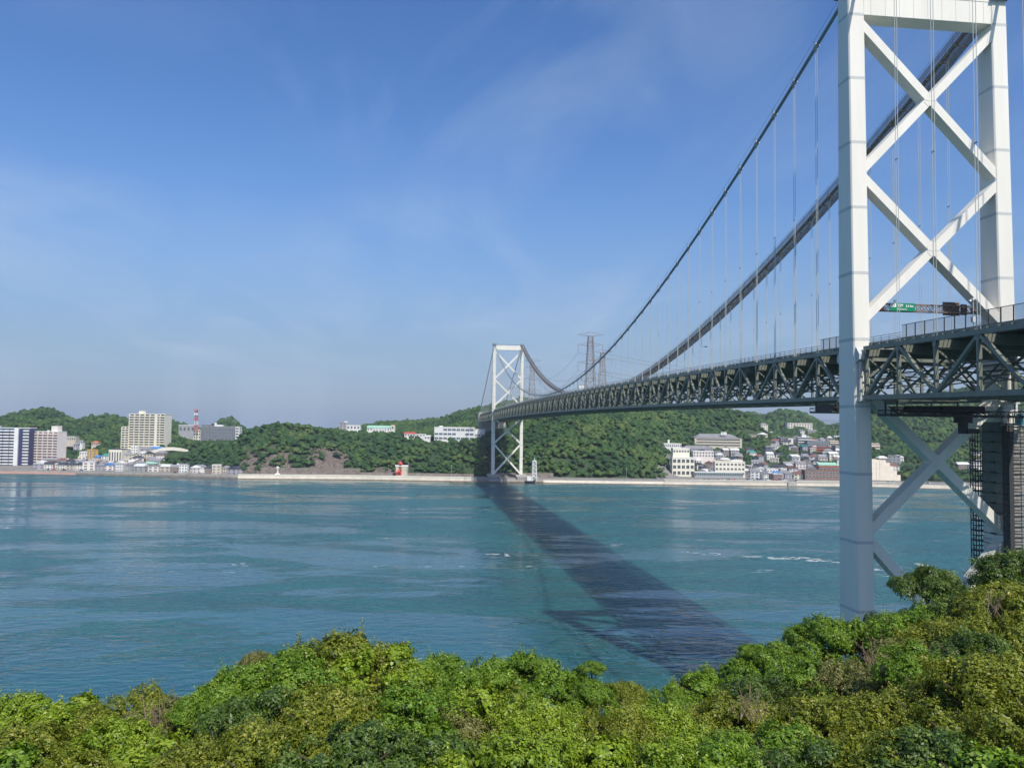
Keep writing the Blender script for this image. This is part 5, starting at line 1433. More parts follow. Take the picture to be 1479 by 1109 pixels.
# ------------------------------------------------------------------ power pylons and lines
def pylon(u, vt, vb, d, label, rot):
    p = pix(u, vb, d); h = (vb - vt) * d / FPX
    R = empty('power_pylon', p, rot); tag(R, label, 'pylon', 'power pylons on the hill beyond the bridge')
    lattice(R, h * .15, h * .055, h * .985, MAT['pylon'], 11, .62, ratio=.45, part='pylon_leg')
    arms = []
    for f, aw in ((.985, .17), (.86, .155), (.64, .155), (.42, .155)):
        z = h * f; m = MB()
        for s in (-1, 1):
            for dy in (-1, 1):
                m.bar((0, dy * h * .02, z), (s * h * aw, 0, z + h * .02), .32, .32); m.bar((0, dy * h * .02, z + h * .05), (s * h * aw, 0, z + h * .02), .32, .32)
            for q_ in (.33, .66): m.bar((s * h * aw * q_, 0, z), (s * h * aw * q_, 0, z + h * (.05 - .03 * q_)), .2, .2)
        link('cross_arm', m, MAT['pylon'], R)
        if f < .98:
            for s in (-1, 1):
                m = MB(); m.tube([(s * h * aw, 0, z + h * .02), (s * h * aw, 0, z - h * .085)], .3, 6); link('insulator', m, MAT['pylon'], R)
                arms.append((s, z - h * .085, h * aw))
        else: arms += [(s, z + h * .02, h * aw) for s in (-1, 1)]
    return R, arms, p, rot
def armpos(P, k):
    R, arms, p, rot = P; s, z, w_ = arms[k]
    return np.array([p[0] + math.cos(rot) * s * w_, p[1] + math.sin(rot) * s * w_, p[2] + z])
rt = math.atan2(RH[1], RH[0])
PY = [pylon(852, 483.5, 600, 1120, 'tallest lattice pylon rising behind the main cable', rt + .1),
      pylon(869.5, 508, 600, 1500, 'smaller pylon just right of and behind the tallest one', rt + .1),
      pylon(768, 521, 597, 1620, 'pylon standing left of the others, beside the far tower', rt - .1)]
def wire(a, b, sag, label):
    m = MB(); pts = []
    for i in range(17):
        t = i / 16; q = a + (b - a) * t; q = q.copy(); q[2] -= sag * 4 * t * (1 - t); pts.append(q - a)
    m.tube(pts, .14, 3, False)
    o = link('power_line', m, MAT['dark_steel'], None, a); tag(o, label, 'power line', 'power lines between the pylons')
posw = ['top left', 'top right', 'upper left', 'upper right', 'middle left', 'middle right', 'lower left', 'lower right']
for k in range(2, 8):
    wire(armpos(PY[0], k), armpos(PY[2], k), 26, f'{posw[k]} wire from the tallest pylon to the one by the far tower')
    e = armpos(PY[0], k) + np.array([-150.0, -900.0, -10.0 - 0 * k])
    wire(armpos(PY[0], k), e, 40, f'{posw[k]} wire leading right from the tallest pylon')
bd('machine_house', 'white boxy hut on the hill at the foot of the tallest pylon', 'building', 836, 844, 556.5, 565, 1190, 8, 0, 1, 1, 'w_white', 'flat', 'w_grey', style='none', found=30)

# ------------------------------------------------------------------ lamps, poles and vehicles along the shore road
def pole(u, v, d, h, label, lamp=True, name='street_lamp'):
    p = hz(u, 0, d); z = ground_z(np.array([u]), np.array([d]))[0]
    R = empty(name, (p[0], p[1], z)); tag(R, label, 'street lamp' if lamp else 'pole', 'poles and lamps along the shore road')
    m = MB(); m.tube([(0, 0, 0), (0, 0, h)], .16, 6); link('pole', m, MAT['galv'], R)
    if lamp:
        m = MB(); m.bar((0, 0, h), (-1.6, 0, h + .25), .14, .14); link('arm', m, MAT['galv'], R)
        m = MB(); m.box(-2.4, -.28, h + .15, -1.4, .28, h + .4); link('lamp_head', m, MAT['w_white'], R)
for u, h, lab in ((412, 9, 'slim lamp just right of the lantern monument'), (591, 13, 'tall lamp right of the red topped stone block'), (653, 12, 'lamp under the trees below the broad white building'),
                  (905, 12, 'lamp at the foot of the wood right of the far tower'), (961, 15, 'tall lamp left of the terraced hotel'), (1020, 9, 'lamp in front of the turquoise arcade'), (1103, 9, 'lamp left of the white shop'),
                  (1130, 13, 'lamp right of the white shop'), (1170, 9, 'lamp by the brown waterfront building')):
    pole(u, 0, dshore(u) + 10, h, lab)
for u, o_, h, lab in ((1265, 20, 20, 'left of two thin poles before the beige retaining slope'), (1270, 22, 22, 'right of two thin poles before the beige retaining slope')):
    pole(u, 0, dshore(u) + o_, h, lab, False, 'utility_pole')
ccol = [('white', 'w_white'), ('silver', 'galv'), ('dark', 'dark_steel'), ('red', 'red'), ('blue', 'r_blue'), ('grey', 'w_grey')]
def car_proto():
    R = empty('parked_car', (0, 0, 0))
    m = MB()
    prof = [(-2.15, .35), (-2.2, .8), (-1.5, .95), (1.9, 1.0), (2.15, .7), (2.15, .35)]
    n_ = len(prof)
    m.add([(x, -.85, z) for x, z in prof] + [(x, .85, z) for x, z in prof], [tuple(range(n_)), tuple(range(n_, 2 * n_))[::-1]] + [(i, n_ + i, n_ + (i + 1) % n_, (i + 1) % n_) for i in range(n_)])
    m.add([(-.9, -.68, 1.5), (1.2, -.68, 1.5), (1.2, .68, 1.5), (-.9, .68, 1.5), (-.9, -.68, 1.56), (1.2, -.68, 1.56), (1.2, .68, 1.56), (-.9, .68, 1.56)], [(4, 5, 6, 7), (0, 1, 5, 4), (1, 2, 6, 5), (2, 3, 7, 6), (3, 0, 4, 7)])
    body = link('body', m, MAT['w_white'], R)
    m = MB(); m.add([(-1.5, -.8, .95), (1.75, -.8, .98), (1.75, .8, .98), (-1.5, .8, .95), (-.9, -.68, 1.5), (1.2, -.68, 1.5), (1.2, .68, 1.5), (-.9, .68, 1.5)],
                    [(4, 5, 6, 7), (0, 1, 5, 4), (1, 2, 6, 5), (2, 3, 7, 6), (3, 0, 4, 7)]); gls = link('windows', m, MAT['glass'], R)
    wm2 = MB(); wm2.tube([(0, -.11, 0), (0, .11, 0)], .33, 10); wme = wm2.mesh('wheel'); wme.materials.append(MAT['black'])
    for x in (-1.35, 1.35):
        for y in (-.8, .8): link('wheel', wme, None, R, (x, y, .33))
    return R
carp = car_proto(); first = True
body_meshes = {}
near_words = {260: 'the small white shed', 1012: 'the turquoise arcade', 1045: 'the cream inn', 1090: 'the street lamps left of the white shop', 1116: 'the white shop', 1150: 'the slipway', 1282: 'the beige retaining slope', 1080: 'the cream inn', 290: 'the pale shed', 80: 'the pinkish apartment block', 50: 'the navy and pinkish blocks', 1340: 'the trees between the tower legs'}
cars = [(1012, 14), (1018, 14), (1024, 14), (1031, 14), (1038, 14), (1045, 14), (1052, 14), (1060, 14), (1080, 16), (1086, 22), (1090, 16), (1095, 24), (1100, 17), (1106, 28), (1110, 18), (1116, 26), (1122, 18), (1126, 26), (1133, 20), (1150, 14), (1282, 16), (1288, 16), (290, 6), (270, 6), (255, 6), (80, 6), (72, 6), (60, 7), (50, 7), (95, 6), (120, 6), (160, 6), (1340, 16)]
for i, (u, off) in enumerate(cars):
    d = dshore(u) + off; p = hz(u, 0, d); z = ground_z(np.array([float(u)]), np.array([d]))[0]
    if first: R = carp; first = False
    else:
        R = carp.copy(); COL.objects.link(R)
        for ch in [c for c in carp.children]:
            c = ch.copy(); COL.objects.link(c); c.parent = R
    cn, cm_ = ccol[(i * 7 + i // 3) % len(ccol)]
    if cm_ not in body_meshes:
        me = carp.children[0].data if False else None
        src = [c for c in carp.children if c.name.startswith('body')][0].data
        me = src.copy(); me.materials.clear(); me.materials.append(MAT[cm_]); body_meshes[cm_] = me
    for c in R.children:
        if c.name.startswith('body'): c.data = body_meshes[cm_]
    R.location = (p[0], p[1], z + .02); R.rotation_euler = (0, 0, rt + random.choice([0, 0, math.pi, 1.3, 1.7]))
    nw = near_words[min(near_words, key=lambda t: abs(t - u))]
    base = f"{cn} car parked near {nw}"; lab = base; k = 1
    while lab in used_labels: lab = ordw[k] + base; k += 1
    used_labels.add(lab)
    tag(R, lab, 'car', 'cars parked along the far shore')

# a bird gliding over the bridge
p = pix(1019, 501, 150); R = link('bird', MB(), None, None, p); tag(R, 'dark bird gliding above the bridge deck', 'bird')
m = MB()
m.tube([(-.28, 0, 0), (-.15, 0, .02), (.1, 0, .02), (.26, 0, 0), (.42, 0, 0)], [.02, .07, .085, .05, .03], 6)
m.add([(-.08, 0, .05), (.12, 0, .05), (.05, .38, .16), (-.08, .38, .15), (-.02, .78, .02), (-.12, .74, .02)], [(0, 1, 2, 3), (3, 2, 4, 5)])
m.add([(-.08, 0, .05), (.12, 0, .05), (.05, -.38, .16), (-.08, -.38, .15), (-.02, -.78, .02), (-.12, -.74, .02)], [(1, 0, 3, 2), (2, 3, 5, 4)])
R.data = m.mesh('bird'); R.data.materials.append(MAT['dark_steel']); R.rotation_euler = (0, 0, rt + .3)
# ------------------------------------------------------------------ woods of the far shore
def sel_main(u, off, d):
    ok = np.ones(len(u), bool)
    ok &= ~((u < 165) & (off < 112)); ok &= ~((u >= 165) & (u < 345) & (off < 36))
    ok &= ~((u >= 345) & (u < 960) & (off < 27))
    ok &= ~((u >= 960) & (u < 1250) & (off < 60))
    ok &= ~((u >= 1250) & (off < 40))
    ok &= ~((u >= 960) & (u < 1250) & (off < 170) & (rng.random(len(u)) < .72))
    ok &= ~((u >= 1080) & (u < 1240) & (off < 330) & (rng.random(len(u)) < .45))
    # bare rock of the cliffs
    rk = ((u > 325) & (u < 420) & (off > 24) & (off < 62)) | ((u > 454) & (u < 500) & (off > 24) & (off < 66)) | ((u > 543) & (u < 572) & (off < 38))
    nz = fbm(u / 14, off / 18, 3, 21)
    ok &= ~(rk & (nz < .455))
    ok &= ~((u > 1246) & (u < 1300) & (off < 70))
    # keep clear of the bridge itself
    r = np.array([ray(x, 614.0) for x in u]) if len(u) else np.zeros((0, 3)); k = d / (r[:, 0] * FH[0] + r[:, 1] * FH[1]); y = CAM[1] + r[:, 1] * k; x = CAM[0] + r[:, 0] * k
    ok &= ~((np.abs(y) < 21) & (x > 690) & (x < 900) & (d > 985))
    return ok
def make_wood(n_try, u0, u1, o0, o1, name, label, rmin, rmax):
    u, d, P = wood_points(n_try, u0, u1, o0, o1, sel_main)
    big = fbm(P[:, 0] / 38, P[:, 1] / 38, 4, 31)
    n_ = len(u)
    # each tree is a few clumps
    k = 2
    tt = rng.random(n_)
    R = rmin + (rmax - rmin) * rng.random(n_) ** 1.5
    PP = []; RR = []; TT = []
    for j in range(k):
        a = rng.random(n_) * 6.283; q = R * (.0 if j == 0 else .8)
        c = P.copy(); c[:, 0] += np.cos(a) * q; c[:, 1] += np.sin(a) * q
        c[:, 2] += R * (1.0 if j == 0 else .35 + .5 * rng.random(n_)) + (big - .45) * 3.0
        PP.append(c); RR.append(R * (.9 if j == 0 else .66)); TT.append(np.clip(tt * .55 + (big - .47) * 1.15 + .18 + (rng.random(n_) - .5) * .12, 0, 1))
    print(name, n_); return blobs(np.concatenate(PP), np.concatenate(RR), np.concatenate(TT), name, label, MAT['wood_far'])
make_wood(8500, -120, 345, 30, 560, 'wood_left', 'mixed evergreen wood covering the hill behind the left town', 1.6, 4.2)
make_wood(10300, 300, 700, 24, 560, 'wood_centre', 'evergreen wood on the central bluff and cliffs', 1.5, 4.0)
make_wood(15000, 690, 1180, 26, 600, 'wood_bridge_hill', 'dense wood on the steep hill under the bridge', 1.5, 4.2)
make_wood(9000, 1130, 1500, 40, 680, 'wood_right', 'wood and garden trees behind the right town', 1.5, 4.0)
for (Vh, us, rows), lab, ln in zip(BH, ('scattered trees on the small hills behind the grey block', 'wood on the round hill behind the right town', 'wood on the pale distant hill'), (1000, 1900, 250)):
    # trees on the near faces of the back hills
    nr = Vh.shape[1]; ii = rng.uniform(0, Vh.shape[0] - 1.01, ln); jj = rng.uniform(1, nr * .52, ln)
    i0 = ii.astype(int); j0 = jj.astype(int); fi = (ii - i0)[:, None]; fj = (jj - j0)[:, None]
    P = (Vh[i0, j0] * (1 - fi) + Vh[i0 + 1, j0] * fi) * (1 - fj) + (Vh[i0, j0 + 1] * (1 - fi) + Vh[i0 + 1, j0 + 1] * fi) * fj
    R = 3.5 + rng.random(ln) * 4; P[:, 2] += R * .5
    blobs(P, R, rng.random(ln) * .8, 'wood_distant', lab, MAT['wood_far'])
MAT['wood_far'].name = 'far_tree_crowns'
# ------------------------------------------------------------------ near hillside below the viewpoint
SIL = [(-400, 1010), (0, 1000), (60, 1003), (120, 997), (180, 990), (235, 1005), (268, 1020), (285, 1005), (320, 968), (360, 950), (420, 925), (440, 912), (480, 907), (530, 915), (560, 930), (600, 950), (640, 945), (680, 940), (750, 935), (780, 950), (850, 968), (880, 985), (960, 990), (1000, 968), (1060, 945), (1100, 925), (1150, 905), (1190, 887), (1240, 888), (1280, 890), (1300, 855), (1350, 815), (1400, 803), (1440, 795), (1479, 785), (1600, 750), (2000, 700)]
SD = [(-400, 34), (0, 36), (270, 33), (300, 34), (480, 36), (600, 40), (900, 46), (1100, 52), (1300, 54), (1479, 52), (2000, 45)]
def can_z(u, d):
    """height of the leaf canopy on bearing u at level distance d"""
    vs = np.interp(u, [p[0] for p in SIL], [p[1] for p in SIL]); ds = np.interp(u, [p[0] for p in SD], [p[1] for p in SD])
    r0 = ray(u, 0); k_ = FPX
    hv = lambda v, dd: pix(u, v, dd)[2]
    z18 = hv(1135, 17.0); zs = hv(vs + 14, ds)
    if d < 17: return z18 + min(1.2, (17 - d) * .10)
    if d <= ds:
        t = (d - 17) / (ds - 17)
        v = 1135 + (vs + 14 - 1135) * t ** .8
        return hv(v, d)
    return zs - (d - ds) * .95 - ((d - ds) ** 2) * .004
us = np.arange(-420, 1960, 20.0); dd = np.concatenate([np.linspace(1.5, 60, 30), np.linspace(64, 130, 14)])
V = []
for u in us:
    for d in dd:
        p = hz(u, 0, d); z = max(-3.0, can_z(u, d) - 2.6 + (fbm(np.array(p[0] / 5), np.array(p[1] / 5), 3, 77) - .45) * 1.6)
        V.append((p[0], p[1], z))
V = np.array(V); ix = np.arange(len(V)).reshape(len(us), len(dd))
F_ = np.stack([ix[:-1, :-1], ix[:-1, 1:], ix[1:, 1:], ix[1:, :-1]], -1).reshape(-1, 4)
nm_ = paint('dark_hill_soil', (0.030, 0.034, 0.016), 0.95, var=.4, scale=.8)  # very dark mottled green-brown soil
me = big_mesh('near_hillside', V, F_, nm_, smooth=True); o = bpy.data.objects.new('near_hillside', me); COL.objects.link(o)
tag(o, 'steep soil slope hidden under the near bushes', kind='structure')

def leaf_material(name, dark, mid, light, dry, gloss=.35):
    m, n, b = new_mat(name); L = n.links.new
    at = N(n, 'ShaderNodeAttribute', attribute_name='tone')
    L(ramp(n, at.outputs['Fac'], [(.0, dark), (.42, mid), (.84, light), (.97, dry)]), b.inputs['Base Color'])
    b.inputs['Roughness'].default_value = .45; b.inputs['Specular IOR Level'].default_value = gloss
    tr = n.nodes.new('ShaderNodeBsdfTranslucent'); mx = n.nodes.new('ShaderNodeMixShader'); mx.inputs[0].default_value = .24
    c = N(n, 'ShaderNodeMix', data_type='RGBA', blend_type='MULTIPLY'); c.inputs[0].default_value = 1.0; c.inputs[7].default_value = (1.5, 1.35, .45, 1)
    L(ramp(n, at.outputs['Fac'], [(.0, dark), (.42, mid), (.84, light), (.97, dry)]), c.inputs[6]); L(c.outputs[2], tr.inputs['Color'])
    L(b.outputs[0], mx.inputs[1]); L(tr.outputs[0], mx.inputs[2]); L(mx.outputs[0], n.nodes['Material Output'].inputs['Surface'])
    return m
LEAF = {
 'yellow': leaf_material('yellow_green_leaves', (.060, .115, .008), (.18, .285, .015), (.34, .43, .035), (.42, .38, .16)),
 'green': leaf_material('fresh_green_leaves', (.036, .086, .008), (.115, .225, .014), (.255, .37, .03), (.36, .36, .14)),
 'dark': leaf_material('glossy_dark_leaves', (.016, .042, .008), (.065, .125, .015), (.16, .24, .03), (.22, .26, .08), .5),
 'olive': leaf_material('olive_gold_leaves', (.060, .090, .008), (.155, .20, .015), (.30, .31, .03), (.42, .36, .14)),
 'dry': leaf_material('dry_vine_leaves', (.075, .090, .022), (.17, .185, .050), (.28, .27, .09), (.42, .34, .22)),
}
def leaves(P, Nrm, size, tone, aspect=.55, tilt=.55):
    """leaf blades: folded rhombs of 2 triangles each; P base points, Nrm outward directions"""
    n_ = len(P)
    d = Nrm + (rng.random((n_, 3)) - .5) * 2 * tilt; d[:, 2] += .10
    d /= np.linalg.norm(d, axis=1)[:, None]                      # face normal of the leaf
    a = rng.normal(size=(n_, 3)); t = a - (a * d).sum(1)[:, None] * d; t /= np.linalg.norm(t, axis=1)[:, None]
    t[:, 2] -= .25; s = np.cross(d, t)
    L_ = size[:, None]; Wd = L_ * aspect * .5
    p0 = P; p1 = P + t * L_ * .5 + s * Wd - d * L_ * .06; p2 = P + t * L_; p3 = P + t * L_ * .5 - s * Wd - d * L_ * .06
    V = np.stack([p0, p1, p2, p3], 1).reshape(-1, 3)
    b = (np.arange(n_) * 4)[:, None]
    F_ = np.concatenate([b + np.array([[0, 1, 2]]), b + np.array([[0, 2, 3]])], 1).reshape(-1, 3)
    return V, F_, np.repeat(tone, 4)
def crown_mesh(name, nleaf, nlump, lsize, seed, droop=0.0, aspect=.55):
    """unit crown, about 1 across in radius, made of leafy lumps over an uneven dome"""
    r = np.random.default_rng(seed)
    C_ = []; R_ = []
    for i in range(nlump):
        th = r.random() * 6.283; ph = math.acos(1 - r.random() * 1.05); q = .60 + r.random() * .30
        C_.append((q * math.sin(ph) * math.cos(th), q * math.sin(ph) * math.sin(th), q * math.cos(ph) * .78)); R_.append(.14 + r.random() * .17)
    C_ = np.array(C_); R_ = np.array(R_)
    w = R_ ** 2; k = r.choice(nlump, nleaf, p=w / w.sum())
    v = r.normal(size=(nleaf, 3)); v[:, 2] = np.abs(v[:, 2]) * .9 - .25; v /= np.linalg.norm(v, axis=1)[:, None]
    rad = R_[k] * (1 - .30 * r.random(nleaf) ** 2.2 + .10 * (r.random(nleaf) ** 6))
    P = C_[k] + v * rad[:, None]
    nz = fbm(P[:, 0] * 6 + 9, P[:, 1] * 6 + P[:, 2] * 4 + 9, 3, seed); vn2 = fbm(P[:, 0] * 3.1 + 2, P[:, 1] * 3.1, 2, seed + 4)
    P += v * ((nz - .45) * .42)[:, None]; P[:, 2] += (vn2 - .45) * .16
    keep = (nz > .33) & (fbm(P[:, 0] * 11, P[:, 1] * 11 + P[:, 2] * 9, 2, seed + 9) > .30)
    P, v, k, nz = P[keep], v[keep], k[keep], nz[keep]
    lump_t = r.random(nlump)[k]
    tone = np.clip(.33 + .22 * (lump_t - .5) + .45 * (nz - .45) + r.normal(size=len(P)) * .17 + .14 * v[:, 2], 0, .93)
    tone[r.random(len(P)) < .006] = .99
    sz = lsize * (.6 + .8 * r.random(len(P)))
    # leading shoots that break the outline
    ns = 150; si = r.integers(0, len(P), ns); SP = []; SN = []; ST = []; SS = []
    for i in si:
        a = v[i] + np.array([0, 0, .55]) + r.normal(size=3) * .35; a /= np.linalg.norm(a); l = .08 + .20 * r.random() ** 1.6; q = 10 + int(14 * l / .2)
        for t in np.linspace(0, 1, q):
            SP.append(P[i] + a * l * t + r.normal(size=3) * .014); n_ = r.normal(size=3) * .6 + a * .5 + np.array([0, 0, .4]); SN.append(n_ / np.linalg.norm(n_)); ST.append(min(.93, .48 + .3 * t + r.normal() * .12)); SS.append(lsize * (1.0 - .35 * t))
    P = np.concatenate([P, SP]); v = np.concatenate([v, SN]); tone = np.concatenate([tone, ST]); sz = np.concatenate([sz, SS])
    V, F_, T = leaves(P, v, sz, tone, aspect)
    return V, F_, T
CROWNS = {}
for key, nl, lump, ls, sd, asp in (('a', 44000, 34, .052, 1, .55), ('b', 44000, 40, .048, 2, .6), ('c', 34000, 28, .062, 3, .42), ('d', 50000, 46, .042, 4, .6), ('e', 30000, 30, .068, 5, .75)):
    V, F_, T = crown_mesh('foliage', nl, lump, ls, sd, aspect=asp)
    me = big_mesh('foliage', V, F_, LEAF['green'], {'tone': T})
    CROWNS[key] = me
def limb_mesh(seed):
    r = random.Random(seed); m = MB()
    m.tube([(0, 0, -1.3), (.03, .02, -.6), (.0, .0, -.1)], [.075, .06, .045], 7)
    for i in range(9):
        a = i * 2.4 + r.random(); q = .45 + r.random() * .35; z = .25 + r.random() * .35
        m.tube([(0, 0, -.35 + r.random() * .3), (math.cos(a) * q * .5, math.sin(a) * q * .5, z * .45), (math.cos(a) * q, math.sin(a) * q, z)], [.035, .022, .008], 5)
    return m.mesh('trunk')
LIMBS = [limb_mesh(s) for s in range(3)]
for me in LIMBS: me.materials.append(MAT['bark'])
first_of = {}
def bush(u, v, d, r_, kind, key, label, name='tree', flat=1.0, group='evergreen trees and shrubs on the near slope'):
    """crown whose top shows at photo position (u, v)"""
    p = pix(u, v, d); top = p[2]
    R = empty(name, (p[0], p[1], top - r_ * .98 * flat), random.random() * 6.28); tag(R, label, 'tree' if name.endswith('tree') else 'shrub', group)
    s = r_
    f = link('foliage', CROWNS[key], None, R); f.scale = (s, s, s * flat)
    f.material_slots[0].link = 'OBJECT'; f.material_slots[0].material = LEAF[kind]; f['kind'] = 'stuff'
    t = link('trunk', LIMBS[hash(label) % 3 if False else len(label) % 3], None, R); t.scale = (s, s, s * flat)
    return R
B_ = [
 (30, 1000, 35, 2.3, 'yellow', 'b', 'yellow green vine-covered shrub at the far left of the near slope'),
 (110, 998, 36, 2.2, 'yellow', 'e', 'low yellow green shrub second from the left on the skyline of the near slope'),
 (185, 989, 36, 2.2, 'olive', 'd', 'rounded olive shrub just left of the gap where water shows between the bushes'),
 (240, 1006, 34, 1.8, 'dry', 'b', 'brownish shrub with dry twigs beside the left gap'),
 (60, 1035, 28, 2.2, 'olive', 'a', 'olive gold shrub below the skyline near the left edge'),
 (165, 1030, 28, 2.2, 'yellow', 'b', 'bright yellow green shrub in the lower left, under the skyline shrubs'),
 (20, 1075, 22, 1.9, 'green', 'e', 'broad leaved green vines in the lower left corner'),
 (120, 1080, 22, 1.9, 'olive', 'd', 'low olive shrub at the bottom edge near the lower left corner'),
 (235, 1062, 24, 2.0, 'yellow', 'e', 'yellow green kudzu mound at the bottom, right of the lower left olive shrub'),
 (305, 985, 33, 1.5, 'green', 'd', 'feathery grey green tree edge right of the left gap'),
 (345, 960, 34, 2.1, 'green', 'b', 'green tree stepping up from the left gap'),
 (372, 935, 36, .85, 'dry', 'd', 'small dull sapling poking above the skyline left of the big dome', ),
 (425, 928, 35, 2.4, 'green', 'a', 'left shoulder of the big domed clump, fresh green tree'),
 (485, 906, 37, 2.9, 'olive', 'b', 'largest domed tree in the middle left, its olive top the highest on that side'),
 (545, 922, 36, 2.2, 'yellow', 'e', 'yellow green vine mound on the right shoulder of the big dome'),
 (590, 945, 39, 1.9, 'green', 'd', 'soft feathery tree dipping right of the big dome'),
 (390, 985, 27, 2.1, 'dark', 'c', 'dark glossy tree with black hollows below the big dome, left side'),
 (480, 975, 27, 2.3, 'olive', 'd', 'olive tree filling the slope under the big dome'),
 (570, 985, 28, 2.2, 'green', 'b', 'green shrub under the feathery tree, left of centre'),
 (400, 1040, 21, 1.9, 'olive', 'a', 'olive mound at the bottom under the dark glossy tree'),
 (500, 1030, 21, 2.0, 'dark', 'c', 'dark leaved shrub with deep shade at the bottom, left of centre'),
 (320, 1040, 23, 1.9, 'olive', 'd', 'olive shrub at the bottom, left of the dark hollows'),
 (640, 943, 42, 2.3, 'green', 'b', 'fresh green shrub on the skyline left of the middle'),
 (700, 938, 43, 2.4, 'green', 'c', 'bushy green tree left of the two middle knolls'),
 (752, 934, 43, 2.3, 'green', 'a', 'green tree right of the two middle knolls, highest in the middle'),
 (805, 955, 43, 1.9, 'green', 'e', 'light green shrub sloping down to the middle gap'),
 (855, 951, 43, .75, 'green', 'c', 'lone leafy shoot sticking up at the middle gap'),
 (850, 975, 42, 1.6, 'green', 'b', 'low green shrub at the foot of the lone shoot'),
 (610, 1000, 30, 2.2, 'dry', 'd', 'brown tinged shrub left of centre, half way down the slope'),
 (690, 985, 32, 2.2, 'yellow', 'e', 'yellow green vines in the centre of the slope'),
 (770, 995, 32, 2.3, 'yellow', 'd', 'fine leaved yellow green shrub in the centre, under the two knolls'),
 (640, 1050, 22, 2.0, 'dark', 'a', 'dark green shrub at the bottom edge just left of the middle'),
 (730, 1055, 21, 2.0, 'yellow', 'b', 'yellow green shrub at the bottom edge in the middle'),
 (830, 1050, 22, 2.1, 'yellow', 'e', 'broad leaved vine mound at the bottom edge just right of the middle'),
 (905, 983, 46, 1.7, 'olive', 'b', 'low olive shrub in the dip of the skyline'),
 (955, 985, 46, 1.7, 'green', 'd', 'low green shrub at the right of the dip'),
 (1000, 966, 49, 1.9, 'green', 'e', 'flat topped bright shrub reaching out over the water right of the dip'),
 (1060, 948, 50, 2.2, 'green', 'b', 'green shrub rising right of the flat topped one'),
 (1087, 926, 51, .9, 'green', 'c', 'small bright sprig against the dark water'),
 (870, 1010, 33, 2.3, 'olive', 'd', 'olive shrub right of centre under the dip'),
 (955, 1015, 34, 2.4, 'yellow', 'b', 'yellow green shrub right of centre, half way down'),
 (1040, 995, 38, 2.4, 'olive', 'a', 'olive and brown shrub below the flat topped one'),
 (920, 1055, 23, 2.1, 'yellow', 'd', 'fine yellow green shrub at the bottom right of the middle'),
 (1020, 1055, 23, 2.2, 'green', 'c', 'fern-like green shrub at the bottom, right of the fine yellow one'),
 (1125, 920, 51, 2.3, 'green', 'a', 'green tree in front of the water left of the tower leg'),
 (1190, 884, 53, 2.6, 'green', 'b', 'bright green dome touching the left side of the near tower leg'),
 (1250, 888, 52, 2.4, 'green', 'e', 'bright green dome in front of the near tower leg'),
 (1305, 868, 55, 2.4, 'dark', 'c', 'dark glossy tree right of the near tower leg'),
 (1340, 811, 57, 2.5, 'dark', 'a', 'tall dark tree between the tower legs, large shiny leaves'),
 (1398, 842, 54, 2.2, 'dark', 'c', 'dark tree under the sunlit white brace end'),
 (1462, 798, 56, 2.4, 'dark', 'b', 'dark tree in front of the scaffolded tower leg'),
 (1480, 786, 54, 3.0, 'dark', 'a', 'dark tree at the right edge, highest on the near slope'),
 (1378, 868, 53, 2.3, 'green', 'b', 'green tree filling the dip between the tall dark tree and the white brace end'),
 (1290, 880, 53, 1.8, 'green', 'a', 'small green tree just right of the near tower leg under the dark glossy one'),
 (1330, 868, 50, 2.9, 'green', 'a', 'green tree below the tall dark one between the tower legs'),
 (1400, 845, 50, 3.0, 'dark', 'b', 'dark tree on the right slope under the white brace end'),
 (1470, 830, 47, 3.1, 'olive', 'c', 'olive tree at the right edge just below the highest dark one'),
 (1520, 820, 45, 3.2, 'olive', 'a', 'olive tree cut off by the right edge of the photo'),
 (1415, 905, 39, 2.6, 'dark', 'a', 'dark shrub in a hollow between the golden olive trees at the right'),
 (1340, 915, 39, 2.4, 'green', 'c', 'green shrub between the brownish vines and the golden olive tree'),
 (1110, 965, 42, 2.5, 'dark', 'd', 'dark hollowed shrub under the trees left of the tower leg'),
 (1180, 935, 44, 2.6, 'green', 'c', 'green shrub under the bright dome left of the tower leg'),
 (1240, 945, 42, 2.5, 'dry', 'd', 'brown twiggy shrub under the dome in front of the tower leg'),
 (1310, 920, 44, 2.6, 'dry', 'b', 'brownish vine shrub under the dark glossy tree'),
 (1370, 890, 45, 2.9, 'olive', 'b', 'olive gold tree on the right slope, third row down from the top'),
 (1440, 870, 43, 3.0, 'olive', 'd', 'olive gold tree at the right edge below the dark trees'),
 (1120, 1030, 29, 2.5, 'green', 'c', 'fern-leaved green shrub right of centre near the bottom'),
 (1200, 1000, 33, 2.6, 'olive', 'a', 'olive shrub below the brown twiggy one'),
 (1280, 985, 33, 2.6, 'olive', 'd', 'golden olive shrub in the middle of the right slope'),
 (1365, 955, 33, 2.9, 'olive', 'a', 'large golden olive tree on the right slope'),
 (1450, 940, 31, 2.8, 'olive', 'b', 'golden olive tree at the right edge, half way down'),
 (1090, 1085, 22, 1.9, 'green', 'e', 'broad leaved green shrub at the bottom, right of the ferny one'),
 (1190, 1065, 23, 2.1, 'dark', 'c', 'dark leaved shrub at the bottom right of the green one'),
 (1290, 1050, 23, 2.2, 'olive', 'b', 'olive shrub at the bottom, under the golden one'),
 (1370, 1045, 22, 2.1, 'dark', 'a', 'dark shrub with shade inside at the bottom right'),
 (1455, 1010, 23, 2.4, 'olive', 'd', 'olive green tree in the lower right corner'),
 (1440, 1075, 18, 1.8, 'green', 'e', 'green vine mound at the very bottom right corner'),
]
